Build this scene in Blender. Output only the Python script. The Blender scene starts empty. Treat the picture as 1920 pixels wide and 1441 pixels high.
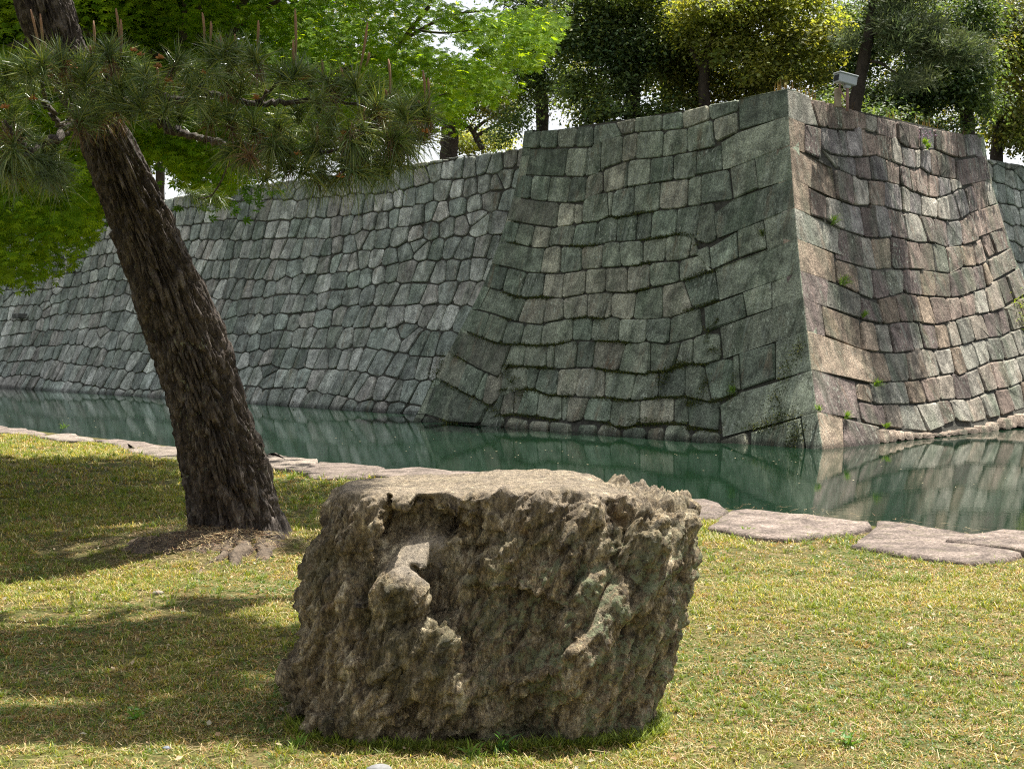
import bpy, math, random
import numpy as np
random.seed(7); RNG = np.random.default_rng(7)
R = math.radians
scene = bpy.context.scene

# ------------------------------------------------------------------ camera, light, exposure
F_PX = 2513.0
PITCH = math.atan(92.5 / F_PX)
EYE = np.array([0.0, 0.0, 1.5])
cam_d = bpy.data.cameras.new('camera'); cam = bpy.data.objects.new('camera', cam_d)
scene.collection.objects.link(cam); scene.camera = cam
cam_d.sensor_width = 36.0; cam_d.lens = F_PX / 1920 * 36.0
cam_d.clip_start = 0.1; cam_d.clip_end = 1500
cam.location = EYE; cam.rotation_euler = (math.pi / 2 - PITCH, 0, 0)

SUN_EL, SUN_AZ = 67.5, 44.0          # azimuth clockwise from +Y (towards +X)
sd = np.array([math.sin(R(SUN_AZ)) * math.cos(R(SUN_EL)), math.cos(R(SUN_AZ)) * math.cos(R(SUN_EL)), math.sin(R(SUN_EL))])
world = bpy.data.worlds.new('World'); scene.world = world; world.use_nodes = True
wn = world.node_tree.nodes; wl = world.node_tree.links
bg = wn['Background']; sky = wn.new('ShaderNodeTexSky'); sky.sky_type = 'NISHITA'; sky.sun_disc = False
sky.sun_elevation = R(SUN_EL); sky.sun_rotation = R(SUN_AZ); sky.air_density = 1.0; sky.dust_density = 2.0; sky.ozone_density = 1.0
hz = wn.new('ShaderNodeMix'); hz.data_type = 'RGBA'; hz.inputs[0].default_value = 0.82     # thin bright overcast veil
hs_ = wn.new('ShaderNodeRGBToBW'); wl.new(sky.outputs[0], hs_.inputs[0]); wl.new(sky.outputs[0], hz.inputs[6]); wl.new(hs_.outputs[0], hz.inputs[7])
wl.new(hz.outputs[2], bg.inputs[0]); bg.inputs[1].default_value = 0.115
sun_d = bpy.data.lights.new('sun', 'SUN'); sun = bpy.data.objects.new('sun', sun_d); scene.collection.objects.link(sun)
sun_d.energy = 4.8; sun_d.angle = R(0.55); sun_d.color = (1.0, 0.955, 0.87)
import mathutils
sun.rotation_euler = mathutils.Vector(sd).to_track_quat('Z', 'Y').to_euler(); sun.location = (10, 20, 40)
scene.view_settings.view_transform = 'Standard'; scene.view_settings.look = 'None'
scene.view_settings.exposure = 1.2; scene.view_settings.gamma = 1.0
scene.view_settings.use_curve_mapping = False
scene.cycles.use_denoising = False; scene.cycles.pixel_filter_type = 'BLACKMAN_HARRIS'; scene.cycles.filter_width = 1.15
scene.cycles.max_bounces = 8; scene.cycles.sample_clamp_indirect = 4.0

# ------------------------------------------------------------------ helpers
def ray(x, y):
    u = (x - 960) / F_PX; v = (720.5 - y) / F_PX
    return np.array([u, math.cos(PITCH) + v * math.sin(PITCH), -math.sin(PITCH) + v * math.cos(PITCH)])
def at(x, y, Y):                      # point of the place seen in direction (x, y), Y metres ahead
    d = ray(x, y); return EYE + d * (Y / d[1])
def onz(x, y, z=0.0):
    d = ray(x, y); return EYE + d * ((z - EYE[2]) / d[2])

def tag(o, label=None, cat=None, group=None, kind=None):
    if label: o['label'] = label
    if cat: o['category'] = cat
    if group: o['group'] = group
    if kind: o['kind'] = kind
    return o
def empty(name, loc, label, cat, group=None):
    o = bpy.data.objects.new(name, None); scene.collection.objects.link(o)
    o.location = tuple(float(c) for c in loc); o.empty_display_size = 0.3
    return tag(o, label, cat, group)
def make_mesh(name, V, Fs, col=None, smooth=True, mat=None):
    """V Nx3, Fs list of int arrays (each M x k)."""
    me = bpy.data.meshes.new(name)
    V = np.asarray(V, dtype=np.float32)
    Fs = [np.asarray(f, dtype=np.int32) for f in Fs if len(f)]
    nl = sum(f.size for f in Fs); nf = sum(len(f) for f in Fs)
    me.vertices.add(len(V)); me.vertices.foreach_set('co', V.ravel())
    me.loops.add(nl); me.polygons.add(nf)
    me.loops.foreach_set('vertex_index', np.concatenate([f.ravel() for f in Fs]))
    tot = np.concatenate([np.full(len(f), f.shape[1], dtype=np.int32) for f in Fs])
    st = np.concatenate([[0], np.cumsum(tot)[:-1]]).astype(np.int32)
    me.polygons.foreach_set('loop_start', st)
    try: me.polygons.foreach_set('loop_total', tot)
    except Exception: pass
    me.polygons.foreach_set('use_smooth', np.full(nf, smooth, dtype=bool))
    me.update(calc_edges=True)
    if col is not None:
        a = me.color_attributes.new('Col', 'FLOAT_COLOR', 'POINT')
        c = np.ones((len(V), 4), dtype=np.float32); c[:, :np.shape(col)[1]] = col
        a.data.foreach_set('color', c.ravel())
    if mat: me.materials.append(mat)
    return me
def put(name, me, parent=None, **kw):
    o = bpy.data.objects.new(name, me); scene.collection.objects.link(o)
    if parent is not None: o.parent = parent
    return tag(o, **kw)
def add(name, V, Fs, mat, parent=None, col=None, smooth=True, **kw):
    V = np.asarray(V, dtype=np.float64)
    if parent is not None:
        off = np.zeros(3); p = parent
        while p is not None: off += np.array(p.location); p = p.parent
        V = V - off
    return put(name, make_mesh(name, V, Fs, col, smooth, mat), parent, **kw)

class Soup:
    """collects pieces of one mesh"""
    def __init__(s): s.V = []; s.F = {}; s.C = []; s.n = 0
    def add(s, V, Fs, col=(1, 1, 1, 1)):
        V = np.asarray(V, dtype=np.float64)
        for f in Fs:
            f = np.asarray(f, dtype=np.int64)
            if len(f): s.F.setdefault(f.shape[1], []).append(f + s.n)
        s.V.append(V); c = np.asarray(col, dtype=np.float64)
        if c.ndim == 1: c = np.tile(c, (len(V), 1))
        if c.shape[1] == 3: c = np.hstack([c, np.ones((len(c), 1))])
        s.C.append(c); s.n += len(V)
    def build(s, name, mat, parent=None, smooth=True, **kw):
        return add(name, np.vstack(s.V), [np.vstack(f) for f in s.F.values()], mat, parent, np.vstack(s.C), smooth, **kw)

# --- vectorised noise
def _h(ix, iy, iz, seed=0):
    n = (ix * 374761393 + iy * 668265263 + iz * 2147483647 + seed * 1274126177) & 0xffffffff
    n = ((n ^ (n >> 13)) * 1274126177) & 0xffffffff
    n = (n ^ (n >> 16)); n = (n * 2246822519) & 0xffffffff; n = n ^ (n >> 13)
    return n.astype(np.float64) / 4294967295.0
def vnoise(P, seed=0):
    P = np.asarray(P, dtype=np.float64); I = np.floor(P).astype(np.int64); f = P - I; f = f * f * (3 - 2 * f)
    x, y, z = I[..., 0], I[..., 1], I[..., 2]; fx, fy, fz = f[..., 0], f[..., 1], f[..., 2]
    def L(dx, dy, dz): return _h(x + dx, y + dy, z + dz, seed)
    a = L(0,0,0)*(1-fx)+L(1,0,0)*fx; b = L(0,1,0)*(1-fx)+L(1,1,0)*fx
    c = L(0,0,1)*(1-fx)+L(1,0,1)*fx; d = L(0,1,1)*(1-fx)+L(1,1,1)*fx
    return (a*(1-fy)+b*fy)*(1-fz)+(c*(1-fy)+d*fy)*fz
def fbm(P, oct=4, seed=0, gain=0.5):
    P = np.asarray(P, dtype=np.float64); s = 0; a = 1; t = 0
    for i in range(oct):
        s = s + a * (vnoise(P * 2**i + i * 17.3, seed + i) - 0.5) * 2; t += a; a *= gain
    return s / t
def worley(P, seed=0):
    """returns F1, F2, cell id hash (3 randoms), vector to cell centre"""
    P = np.asarray(P, dtype=np.float64); I = np.floor(P).astype(np.int64)
    n = len(P); F1 = np.full(n, 9.); F2 = np.full(n, 9.); vec = np.zeros((n, 3)); rid = np.zeros((n, 3))
    for dx in (-1, 0, 1):
        for dy in (-1, 0, 1):
            for dz in (-1, 0, 1):
                J = I + np.array([dx, dy, dz])
                c = np.stack([_h(J[:,0], J[:,1], J[:,2], seed + k) for k in range(3)], 1) + J
                v = P - c; d = np.sqrt((v * v).sum(1))
                m = d < F1
                F2 = np.where(m, F1, np.minimum(F2, d)); F1 = np.where(m, d, F1)
                if m.any():
                    vec[m] = v[m]; Jm = J[m]
                    rid[m] = np.stack([_h(Jm[:,0], Jm[:,1], Jm[:,2], seed + 11 + k) for k in range(3)], 1)
    return F1, F2, rid, vec

def facets(P, seed=0, a=0.9, tilt=1.0, sign=1):
    """continuous piecewise-planar relief: envelope of tilted planes round jittered points"""
    I = np.floor(P).astype(np.int64); best = np.full(len(P), -9.); sec = np.full(len(P), -9.)
    for dx in (-1, 0, 1):
        for dy in (-1, 0, 1):
            for dz in (-1, 0, 1):
                J = I + np.array([dx, dy, dz]); q1 = (_h(J[:,0], J[:,1], J[:,2], seed)*1073741824).astype(np.int64); q2 = (_h(J[:,0], J[:,1], J[:,2], seed+1)*1073741824).astype(np.int64)
                f = lambda q, k: ((q >> (10*k)) & 1023)/1023.0
                v = P - (np.stack([f(q1, 0), f(q1, 1), f(q1, 2)], 1) + J); t = (np.stack([f(q2, 0), f(q2, 1), f(q2, 2)], 1)-0.5)*2*tilt
                w = f(q1 ^ (q2 >> 3), 1)*0.35 + (v*t).sum(1) - a*(v*v).sum(1); best = np.maximum(best, w)
    return best*sign
def tube(path, radii, k=8, cap=True, twist=0.0, jit=0.0):
    P = np.asarray(path, dtype=np.float64); n = len(P)
    T = np.gradient(P, axis=0); T /= np.linalg.norm(T, axis=1)[:, None] + 1e-9
    up = np.array([0, 0, 1.0]) if abs(T[0, 2]) < 0.9 else np.array([0, 1.0, 0])
    a = np.cross(T[0], up); a /= np.linalg.norm(a); V = []
    for i in range(n):
        a = a - T[i] * (a @ T[i]); a /= np.linalg.norm(a) + 1e-9; b = np.cross(T[i], a)
        th = np.linspace(0, 2 * math.pi, k, endpoint=False) + twist * i
        rr = radii[i] * (1 + jit * (RNG.random(k) - 0.5))
        V.append(P[i] + np.outer(np.cos(th) * rr, a) + np.outer(np.sin(th) * rr, b))
    V = np.vstack(V); i = np.arange(n - 1)[:, None] * k; j = np.arange(k)[None]
    F = np.stack([i + j, i + (j + 1) % k, i + k + (j + 1) % k, i + k + j], -1).reshape(-1, 4)
    Fs = [F]
    if cap:
        V = np.vstack([V, P[-1], P[0]]); c = len(V) - 2; j = np.arange(k)
        Fs.append(np.vstack([np.stack([(n-1)*k + j, (n-1)*k + (j+1) % k, np.full(k, c)], 1),
                             np.stack([(j+1) % k, j, np.full(k, c + 1)], 1)]))
    return V, Fs
def spline(pts, n):
    pts = np.asarray(pts, dtype=np.float64); t = np.linspace(0, len(pts) - 1, n); out = []
    for x in t:
        i = min(int(x), len(pts) - 2); f = x - i
        p0 = pts[max(i-1, 0)]; p1 = pts[i]; p2 = pts[i+1]; p3 = pts[min(i+2, len(pts)-1)]
        out.append(0.5 * ((2*p1) + (-p0+p2)*f + (2*p0-5*p1+4*p2-p3)*f*f + (-p0+3*p1-3*p2+p3)*f**3))
    return np.array(out)
def box(c, sx, sy, sz, ang=0.0, bev=0.0):
    """bevelled box, centre c"""
    b = bev; V = []
    for z, ins in ((-sz/2, b), (-sz/2 + b, 0), (sz/2 - b, 0), (sz/2, b)):
        X = sx/2 - ins; Y = sy/2 - ins; q = max(b - ins, 0) if b else 0
        V += [(-X, -Y, z), (X, -Y, z), (X, Y, z), (-X, Y, z)]
    V = np.array(V); ca, sa = math.cos(ang), math.sin(ang)
    W = V.copy(); W[:, 0] = V[:, 0]*ca - V[:, 1]*sa; W[:, 1] = V[:, 0]*sa + V[:, 1]*ca
    F = [(3, 2, 1, 0), (12, 13, 14, 15)]
    for r in range(3):
        for j in range(4): F.append((r*4+j, r*4+(j+1) % 4, r*4+4+(j+1) % 4, r*4+4+j))
    return W + np.asarray(c), [np.array(F)]

# ------------------------------------------------------------------ materials
def new_mat(name):
    m = bpy.data.materials.new(name); m.use_nodes = True; nt = m.node_tree
    return m, nt, nt.nodes, nt.links, nt.nodes['Principled BSDF'], nt.nodes['Material Output']
def noise(nt, scale, detail=4, rough=0.6, vec=None, dist=0.0):
    n = nt.nodes.new('ShaderNodeTexNoise'); n.inputs['Scale'].default_value = scale
    n.inputs['Detail'].default_value = detail; n.inputs['Roughness'].default_value = rough; n.inputs['Distortion'].default_value = dist
    if vec is not None: nt.links.new(vec, n.inputs['Vector'])
    return n.outputs['Fac']
def ramp(nt, fac, stops):
    r = nt.nodes.new('ShaderNodeValToRGB'); nt.links.new(fac, r.inputs[0]); e = r.color_ramp.elements
    while len(e) < len(stops): e.new(0.5)
    for k, (p, c) in enumerate(stops):
        e[k].position = p; e[k].color = (c, c, c, 1) if isinstance(c, (int, float)) else (*c, 1)
    return r.outputs[0]
def mix(nt, fac, a, b, mode='MIX'):
    m = nt.nodes.new('ShaderNodeMix'); m.data_type = 'RGBA'; m.blend_type = mode
    def s(i, v):
        if isinstance(v, (int, float)): m.inputs[i].default_value = v
        elif isinstance(v, tuple): m.inputs[i].default_value = (*v, 1)
        else: nt.links.new(v, m.inputs[i])
    s(0, fac); s(6, a); s(7, b); return m.outputs[2]
def mth(nt, op, a, b=0.0, clamp=False):
    m = nt.nodes.new('ShaderNodeMath'); m.operation = op; m.use_clamp = clamp
    for i, v in enumerate((a, b)):
        if isinstance(v, (int, float)): m.inputs[i].default_value = v
        else: nt.links.new(v, m.inputs[i])
    return m.outputs[0]
def position(nt, scale=(1, 1, 1), rot=(0, 0, 0)):
    g = nt.nodes.new('ShaderNodeNewGeometry'); m = nt.nodes.new('ShaderNodeMapping')
    m.inputs['Scale'].default_value = scale; m.inputs['Rotation'].default_value = rot
    nt.links.new(g.outputs['Position'], m.inputs[0]); return m.outputs[0]
def attr(nt, name='Col'):
    a = nt.nodes.new('ShaderNodeAttribute'); a.attribute_name = name; return a
def bump(nt, h, strength, dist, prev=None):
    b = nt.nodes.new('ShaderNodeBump'); b.inputs['Strength'].default_value = strength; b.inputs['Distance'].default_value = dist
    nt.links.new(h, b.inputs['Height'])
    if prev is not None: nt.links.new(prev, b.inputs['Normal'])
    return b.outputs[0]

def wall_coord(nt, ka=1.0, kz=1.0):
    """coordinates lying in the wall's own face: along it and up it"""
    g = nt.nodes.new('ShaderNodeNewGeometry')
    def dot(v, w):
        d = nt.nodes.new('ShaderNodeVectorMath'); d.operation = 'DOT_PRODUCT'; nt.links.new(v, d.inputs[0]); d.inputs[1].default_value = w; return d.outputs['Value']
    a_ = R(44.62); l = (-math.sin(a_), math.cos(a_), 0); r = (math.cos(a_), math.sin(a_), 0)
    isl = mth(nt, 'GREATER_THAN', mth(nt, 'ABSOLUTE', dot(g.outputs['True Normal'], r)), mth(nt, 'ABSOLUTE', dot(g.outputs['True Normal'], l)))
    al = mth(nt, 'ADD', mth(nt, 'MULTIPLY', isl, dot(g.outputs['Position'], l)), mth(nt, 'MULTIPLY', mth(nt, 'SUBTRACT', 1.0, isl), mth(nt, 'ADD', dot(g.outputs['Position'], r), 37.0)))
    c = nt.nodes.new('ShaderNodeCombineXYZ'); nt.links.new(mth(nt, 'MULTIPLY', al, ka), c.inputs[0]); nt.links.new(mth(nt, 'MULTIPLY', dot(g.outputs['Position'], (0, 0, 1)), kz), c.inputs[2])
    return c.outputs[0]
def mat_wall_stone():
    """Col.rgb = the stone's own colour, Col.a = how much pale lichen/lime it carries"""
    m, nt, N, L, P, O = new_mat('granite_blocks'); c = attr(nt); pos = position(nt)
    col = c.outputs['Color']
    blot = noise(nt, 2.4, 7, 0.7, pos, 0.6); col = mix(nt, 1.0, col, ramp(nt, blot, [(0.36, 0.5), (0.5, 0.95), (0.63, 1.45)]), 'MULTIPLY')
    st = noise(nt, 3.0, 5, 0.6, wall_coord(nt, 2.2, 0.22), 0.2)
    col = mix(nt, 1.0, col, ramp(nt, st, [(0.38, 0.80), (0.5, 1.0), (0.62, 1.14)]), 'MULTIPLY')
    al = noise(nt, 0.9, 5, 0.6, wall_coord(nt, 1.5, 0.5))
    col = mix(nt, mth(nt, 'MULTIPLY', ramp(nt, al, [(0.48, 0.0), (0.62, 1.0)]), 0.5), col, mix(nt, 1.0, (0.07, 0.10, 0.06), ramp(nt, blot, [(0.36, 0.6), (0.63, 1.4)]), 'MULTIPLY'))
    ru = noise(nt, 1.3, 5, 0.7, wall_coord(nt, 2.2, 0.6))
    col = mix(nt, mth(nt, 'MULTIPLY', ramp(nt, ru, [(0.56, 0.0), (0.68, 1.0)]), 0.35), col, (0.24, 0.15, 0.085))
    sp = noise(nt, 34.0, 4, 0.8, pos); col = mix(nt, 1.0, col, ramp(nt, sp, [(0.36, 0.45), (0.5, 0.95), (0.62, 1.8)]), 'MULTIPLY')
    li = noise(nt, 17.0, 4, 0.7, wall_coord(nt, 1.0, 0.5)); lc = noise(nt, 1.9, 4, 0.6, wall_coord(nt, 1.6, 0.5))
    thr = mth(nt, 'MULTIPLY', ramp(nt, li, [(0.565, 0.0), (0.61, 1.0)]), ramp(nt, lc, [(0.44, 0.0), (0.58, 1.0)]))
    col = mix(nt, mth(nt, 'MULTIPLY', thr, c.outputs['Alpha']), col, (0.50, 0.54, 0.43))
    run = noise(nt, 4.5, 4, 0.6, wall_coord(nt, 2.2, 0.2))
    rr = mth(nt, 'MULTIPLY', ramp(nt, run, [(0.54, 0.0), (0.66, 1.0)]), mth(nt, 'MULTIPLY', c.outputs['Alpha'], 0.55))
    col = mix(nt, rr, col, (0.32, 0.35, 0.29))
    gz_ = N.new('ShaderNodeSeparateXYZ'); L.new(pos, gz_.inputs[0]); wt = N.new('ShaderNodeMapRange'); L.new(mth(nt, 'ADD', gz_.outputs[2], mth(nt, 'MULTIPLY', noise(nt, 3.0, 3, 0.6, pos), 0.12)), wt.inputs[0])
    wt.inputs[1].default_value = -0.60; wt.inputs[2].default_value = -0.50; wt.inputs[3].default_value = 0.42; wt.inputs[4].default_value = 1.0     # wet tide line
    col = mix(nt, 1.0, col, wt.outputs[0], 'MULTIPLY')
    L.new(col, P.inputs['Base Color']); P.inputs['Roughness'].default_value = 0.9; P.inputs['Specular IOR Level'].default_value = 0.2
    b = bump(nt, noise(nt, 7.0, 7, 0.75, pos), 0.8, 0.035); b = bump(nt, sp, 0.9, 0.018, b); L.new(b, P.inputs['Normal'])
    return m
def mat_simple(name, base, rough=0.85, sc=8.0, var=0.35, bs=0.5, bd=0.01, spec=0.3, stretch=(1, 1, 1), metallic=0.0):
    m, nt, N, L, P, O = new_mat(name); pos = position(nt, stretch); n = noise(nt, sc, 5, 0.65, pos)
    col = mix(nt, 1.0, base, ramp(nt, n, [(0.3, 1 - var), (0.5, 1.0), (0.72, 1 + var)]), 'MULTIPLY')
    L.new(col, P.inputs['Base Color']); P.inputs['Roughness'].default_value = rough; P.inputs['Specular IOR Level'].default_value = spec
    P.inputs['Metallic'].default_value = metallic
    L.new(bump(nt, noise(nt, sc * 3, 4, 0.6, pos), bs, bd), P.inputs['Normal']); return m
def mat_leaf(name, gain=1.0, transl=0.45, rough=0.5, spec=0.35, tcol=(1.25, 1.35, 0.5)):
    m, nt, N, L, P, O = new_mat(name); c = attr(nt).outputs['Color']
    L.new(c, P.inputs['Base Color']); P.inputs['Roughness'].default_value = rough; P.inputs['Specular IOR Level'].default_value = spec
    t = N.new('ShaderNodeBsdfTranslucent'); L.new(mix(nt, 1.0, c, tcol, 'MULTIPLY'), t.inputs[0])
    mx = N.new('ShaderNodeMixShader'); mx.inputs[0].default_value = transl
    L.new(P.outputs[0], mx.inputs[1]); L.new(t.outputs[0], mx.inputs[2]); L.new(mx.outputs[0], O.inputs[0]); return m
def mat_vcol(name, rough=0.8, spec=0.3, sc=30, var=0.3, bd=0.004):
    m, nt, N, L, P, O = new_mat(name); c = attr(nt).outputs['Color']; pos = position(nt); n = noise(nt, sc, 5, 0.65, pos)
    L.new(mix(nt, 1.0, c, ramp(nt, n, [(0.3, 1 - var), (0.5, 1.0), (0.72, 1 + var)]), 'MULTIPLY'), P.inputs['Base Color'])
    P.inputs['Roughness'].default_value = rough; P.inputs['Specular IOR Level'].default_value = spec
    L.new(bump(nt, n, 0.6, bd), P.inputs['Normal']); return m

M_STONE = mat_wall_stone()
M_CORE = mat_simple('packed_rubble', (0.075, 0.072, 0.058), 0.95, 7, 0.5, 1.0, 0.05)
M_LEAF = mat_leaf('broad_leaves', transl=0.5, tcol=(1.5, 1.4, 0.5))
M_MAPLE = mat_leaf('maple_leaves', transl=0.6, rough=0.6, spec=0.12, tcol=(2.6, 2.1, 0.5))
M_NEEDLE = mat_leaf('pine_needles', transl=0.22, rough=0.35, spec=0.5, tcol=(1.2, 1.2, 0.5))
M_FARPINE = mat_leaf('far_pine_needles', transl=0.3, rough=0.6, spec=0.15, tcol=(1.2, 1.2, 0.7))
M_GRASS = mat_leaf('grass_blades', transl=0.35, rough=0.5, spec=0.35, tcol=(1.4, 1.35, 0.5))
M_BARKFAR = mat_simple('dark_bark', (0.055, 0.043, 0.033), 0.9, 9, 0.5, 0.9, 0.03, stretch=(1, 1, 0.3))
M_MOSS = mat_vcol('moss', 0.95, 0.1, 30, 0.4, 0.004)

# ------------------------------------------------------------------ the castle wall's geometry
WATER = -0.7
AL = R(44.62)
uL = np.array([-math.sin(AL), math.cos(AL)]); uR = np.array([math.cos(AL), math.sin(AL)])
CORNER = onz(1542, 842, WATER)[:2]
BZ = np.array([-2.5, -0.7, 0.0, 0.8, 1.6, 2.3, 3.1, 3.8, 4.6, 5.3, 6.1, 7.2])
BB = np.array([-0.95, 0.0, 0.36, 0.73, 1.05, 1.33, 1.64, 1.87, 2.12, 2.32, 2.50, 2.68])
def batter(z): return np.interp(z, BZ, BB)
def edge_l(z): return np.interp(z, [-0.7, -0.4, 0.4, 1.6, 2.8, 3.9, 5.1, 6.3, 6.9], [12.1, 12.25, 12.52, 12.58, 12.66, 12.82, 13.04, 13.27, 13.36])
def edge_r(z): return np.interp(z, [-0.7, 3.3, 4.7, 5.7, 6.9], [13.6, 13.76, 14.1, 14.33, 14.5])
TOP = 6.86
EDGE_L, EDGE_R, RECESS = 13.36, 14.5, 2.0
def wall_sz(x, y, face, rec=0.0):
    """where the line of sight (x, y) meets a wall face: distance along it and height"""
    d = ray(x, y); u, n = (uL, uR) if face == 'L' else (uR, uL); b = 1.0; z = 0
    for k in range(40):
        t = (b + rec + n @ CORNER) / (n @ d[:2]); z = EYE[2] + t * d[2]; b = 0.5 * b + 0.5 * float(batter(z))
    return float(u @ (d[:2] * t - CORNER)), float(z)
def wall_xyz(s, z, dep, face, rec=0.0):
    u, n = (uL, uR) if face == 'L' else (uR, uL)
    s = np.asarray(s, float); z = np.asarray(z, float); k = batter(z) + rec - dep
    return np.stack([CORNER[0] + s*u[0] + k*n[0], CORNER[1] + s*u[1] + k*n[1], z], -1)

def poly_area(p): x, y = p[:, 0], p[:, 1]; return 0.5 * np.sum(x*np.roll(y, -1) - np.roll(x, -1)*y)
def offset_poly(p, g):
    q = []; n = len(p)
    for i in range(n):
        a, b, c = p[i-1], p[i], p[(i+1) % n]; e1 = b-a; e2 = c-b
        e1 = e1/(np.linalg.norm(e1)+1e-9); e2 = e2/(np.linalg.norm(e2)+1e-9)
        n1 = np.array([-e1[1], e1[0]]); n2 = np.array([-e2[1], e2[0]]); k = 1 + n1 @ n2
        o = (n1+n2)/max(k, 0.45)
        q.append(b + o*g)
    return np.array(q)
def clean_poly(p, tol=0.03):
    out = []
    for v in p:
        if not out or np.hypot(*(v-out[-1])) > tol: out.append(v)
    if len(out) > 3 and np.hypot(*(out[0]-out[-1])) < tol: out.pop()
    return np.array(out)
def chamfer(p, c):
    out = []; n = len(p)
    for i in range(n):
        a, b, d = p[i-1], p[i], p[(i+1) % n]; l1 = np.linalg.norm(a-b); l2 = np.linalg.norm(d-b)
        t1 = (b-a)/(l1+1e-9); t2 = (d-b)/(l2+1e-9)
        if t1 @ t2 > 0.9 or n > 8: out.append(b); continue
        k = c * random.uniform(0.5, 1.5)
        out.append(b - t1*min(k, 0.3*l1)); out.append(b + t2*min(k*random.uniform(0.7, 1.3), 0.3*l2))
    return np.array(out)
def stone_geo(poly, face, rec=0.0, gap=0.012, cut=0.06, proud=None, bev=0.022, keep=None):
    """one block of the wall: outline in wall coordinates -> vertices, faces. keep: s(z) arris kept sharp at the corner"""
    p = clean_poly(np.asarray(poly, float))
    if len(p) < 3: return None
    if poly_area(p) < 0: p = p[::-1]
    if poly_area(p) < 0.012: return None
    p1 = offset_poly(p, gap)
    if poly_area(p1) <= 0.006: return None
    p1 = chamfer(p1, cut) if cut else p1
    size = math.sqrt(poly_area(p1)); bv = min(bev, 0.16*size); p2 = offset_poly(p1, bv)
    cen = p1.mean(0)
    if poly_area(p2) <= 0.3*poly_area(p1): p2 = cen + (p1-cen)*0.75
    if proud is None: proud = random.uniform(-0.022, 0.028)
    tilt = np.array([random.uniform(-1, 1), random.uniform(-1, 1)]) * 0.05
    k = len(p1)
    if keep is not None:                       # put the arris exactly on the corner line
        for q, e in ((p1, 0.0), (p2, 0.015)):
            m = np.abs(q[:, 0] - batter(q[:, 1])) < 0.16
            q[m, 0] = batter(q[m, 1]) - proud + e
        for q in (p1, p2): pass
    d1 = np.full(k, proud - (0.0 if keep is not None else 0.02)) + RNG.uniform(-0.008, 0.008, k)
    d2 = proud + bv*0.5 + (p2-cen) @ tilt + RNG.uniform(-0.010, 0.010, k)
    if keep is not None:
        m = np.abs(p1[:, 0] + proud - batter(p1[:, 1])) < 0.02
        d1[m] = proud; d2[m] = proud + 0.008
    V = np.vstack([wall_xyz(p1[:, 0], p1[:, 1], -0.34, face, rec), wall_xyz(p1[:, 0], p1[:, 1], d1, face, rec),
                   wall_xyz(p2[:, 0], p2[:, 1], d2, face, rec),
                   wall_xyz([cen[0]], [cen[1]], [proud + bv*0.5 + random.uniform(-0.012, 0.02)], face, rec)])
    j = np.arange(k); jn = (j+1) % k
    Q = np.vstack([np.stack([j, jn, k+jn, k+j], 1), np.stack([k+j, k+jn, 2*k+jn, 2*k+j], 1)])
    T = np.stack([2*k+j, 2*k+jn, np.full(k, 3*k)], 1)
    if face == 'L': Q = Q[:, ::-1]; T = T[:, ::-1]
    return V, Q, T, cen, size

COL_L = [(r_*1.08, g_*1.06, b_*0.92) for r_, g_, b_ in [(0.170, 0.190, 0.160), (0.13, 0.150, 0.130), (0.195, 0.212, 0.180), (0.195, 0.19, 0.165), (0.150, 0.180, 0.152), (0.225, 0.222, 0.190)]]
COL_R = [(0.215, 0.165, 0.135), (0.165, 0.130, 0.115), (0.255, 0.218, 0.175), (0.30, 0.275, 0.23), (0.21, 0.20, 0.165), (0.245, 0.19, 0.14)]
COL_C = [(0.215, 0.23, 0.20), (0.18, 0.195, 0.172), (0.25, 0.26, 0.225), (0.26, 0.25, 0.22), (0.195, 0.218, 0.188), (0.31, 0.315, 0.28)]
def stone_col(pal, li=0.5):
    c = np.array(random.choice(pal)) * random.uniform(0.70, 1.25) * (1.35 if random.random() < 0.08 else 1.0) * (1.34 if pal is COL_C else (0.95 if pal is COL_R else 1.18))
    return (*c, max(0.0, min(1.0, random.gauss(li, 0.35))))

def zs(tagc, pts):                       # photo crops used to survey the joints
    ox, oy, k = {'P': (0, 0, 1), 'G': (1470, 150, 4.262), 'H': (1470, 480, 3.896), 'D': (1160, 400, 5.3333),
                 'B': (1160, 150, 5.3333), 'F': (1160, 600, 4.8), 'E': (780, 600, 4.8), 'C': (840, 400, 5.3333), 'A': (840, 160, 5.3333)}[tagc]
    return [(ox + x/k, oy + y/k) for x, y in pts]

stones = []      # (polygon in wall coordinates, face, opts)
def survey(poly_px, face, rec=0.0): return np.array([wall_sz(x, y, face, rec) for x, y in poly_px])
def row(top, bot, joints, face, edge=None):
    tx, ty = np.array(top).T; bx, by = np.array(bot).T
    for i in range(len(joints)-1):
        (a, b), (c, d) = joints[i], joints[i+1]
        P = [(a, np.interp(a, tx, ty))]
        P += [(x, y) for x, y in top if a+5 < x < c-5]
        P += [(c, np.interp(c, tx, ty)), (d, np.interp(d, bx, by))]
        P += [(x, y) for x, y in reversed(bot) if b+5 < x < d-5]
        P += [(b, np.interp(b, bx, by))]
        S = survey(P, face)
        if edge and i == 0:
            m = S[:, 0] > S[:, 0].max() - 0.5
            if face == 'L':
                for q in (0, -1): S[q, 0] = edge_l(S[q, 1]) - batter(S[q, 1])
        stones.append((S, face, {'dark_end': 1} if (edge and i == 0) else {}))

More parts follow.
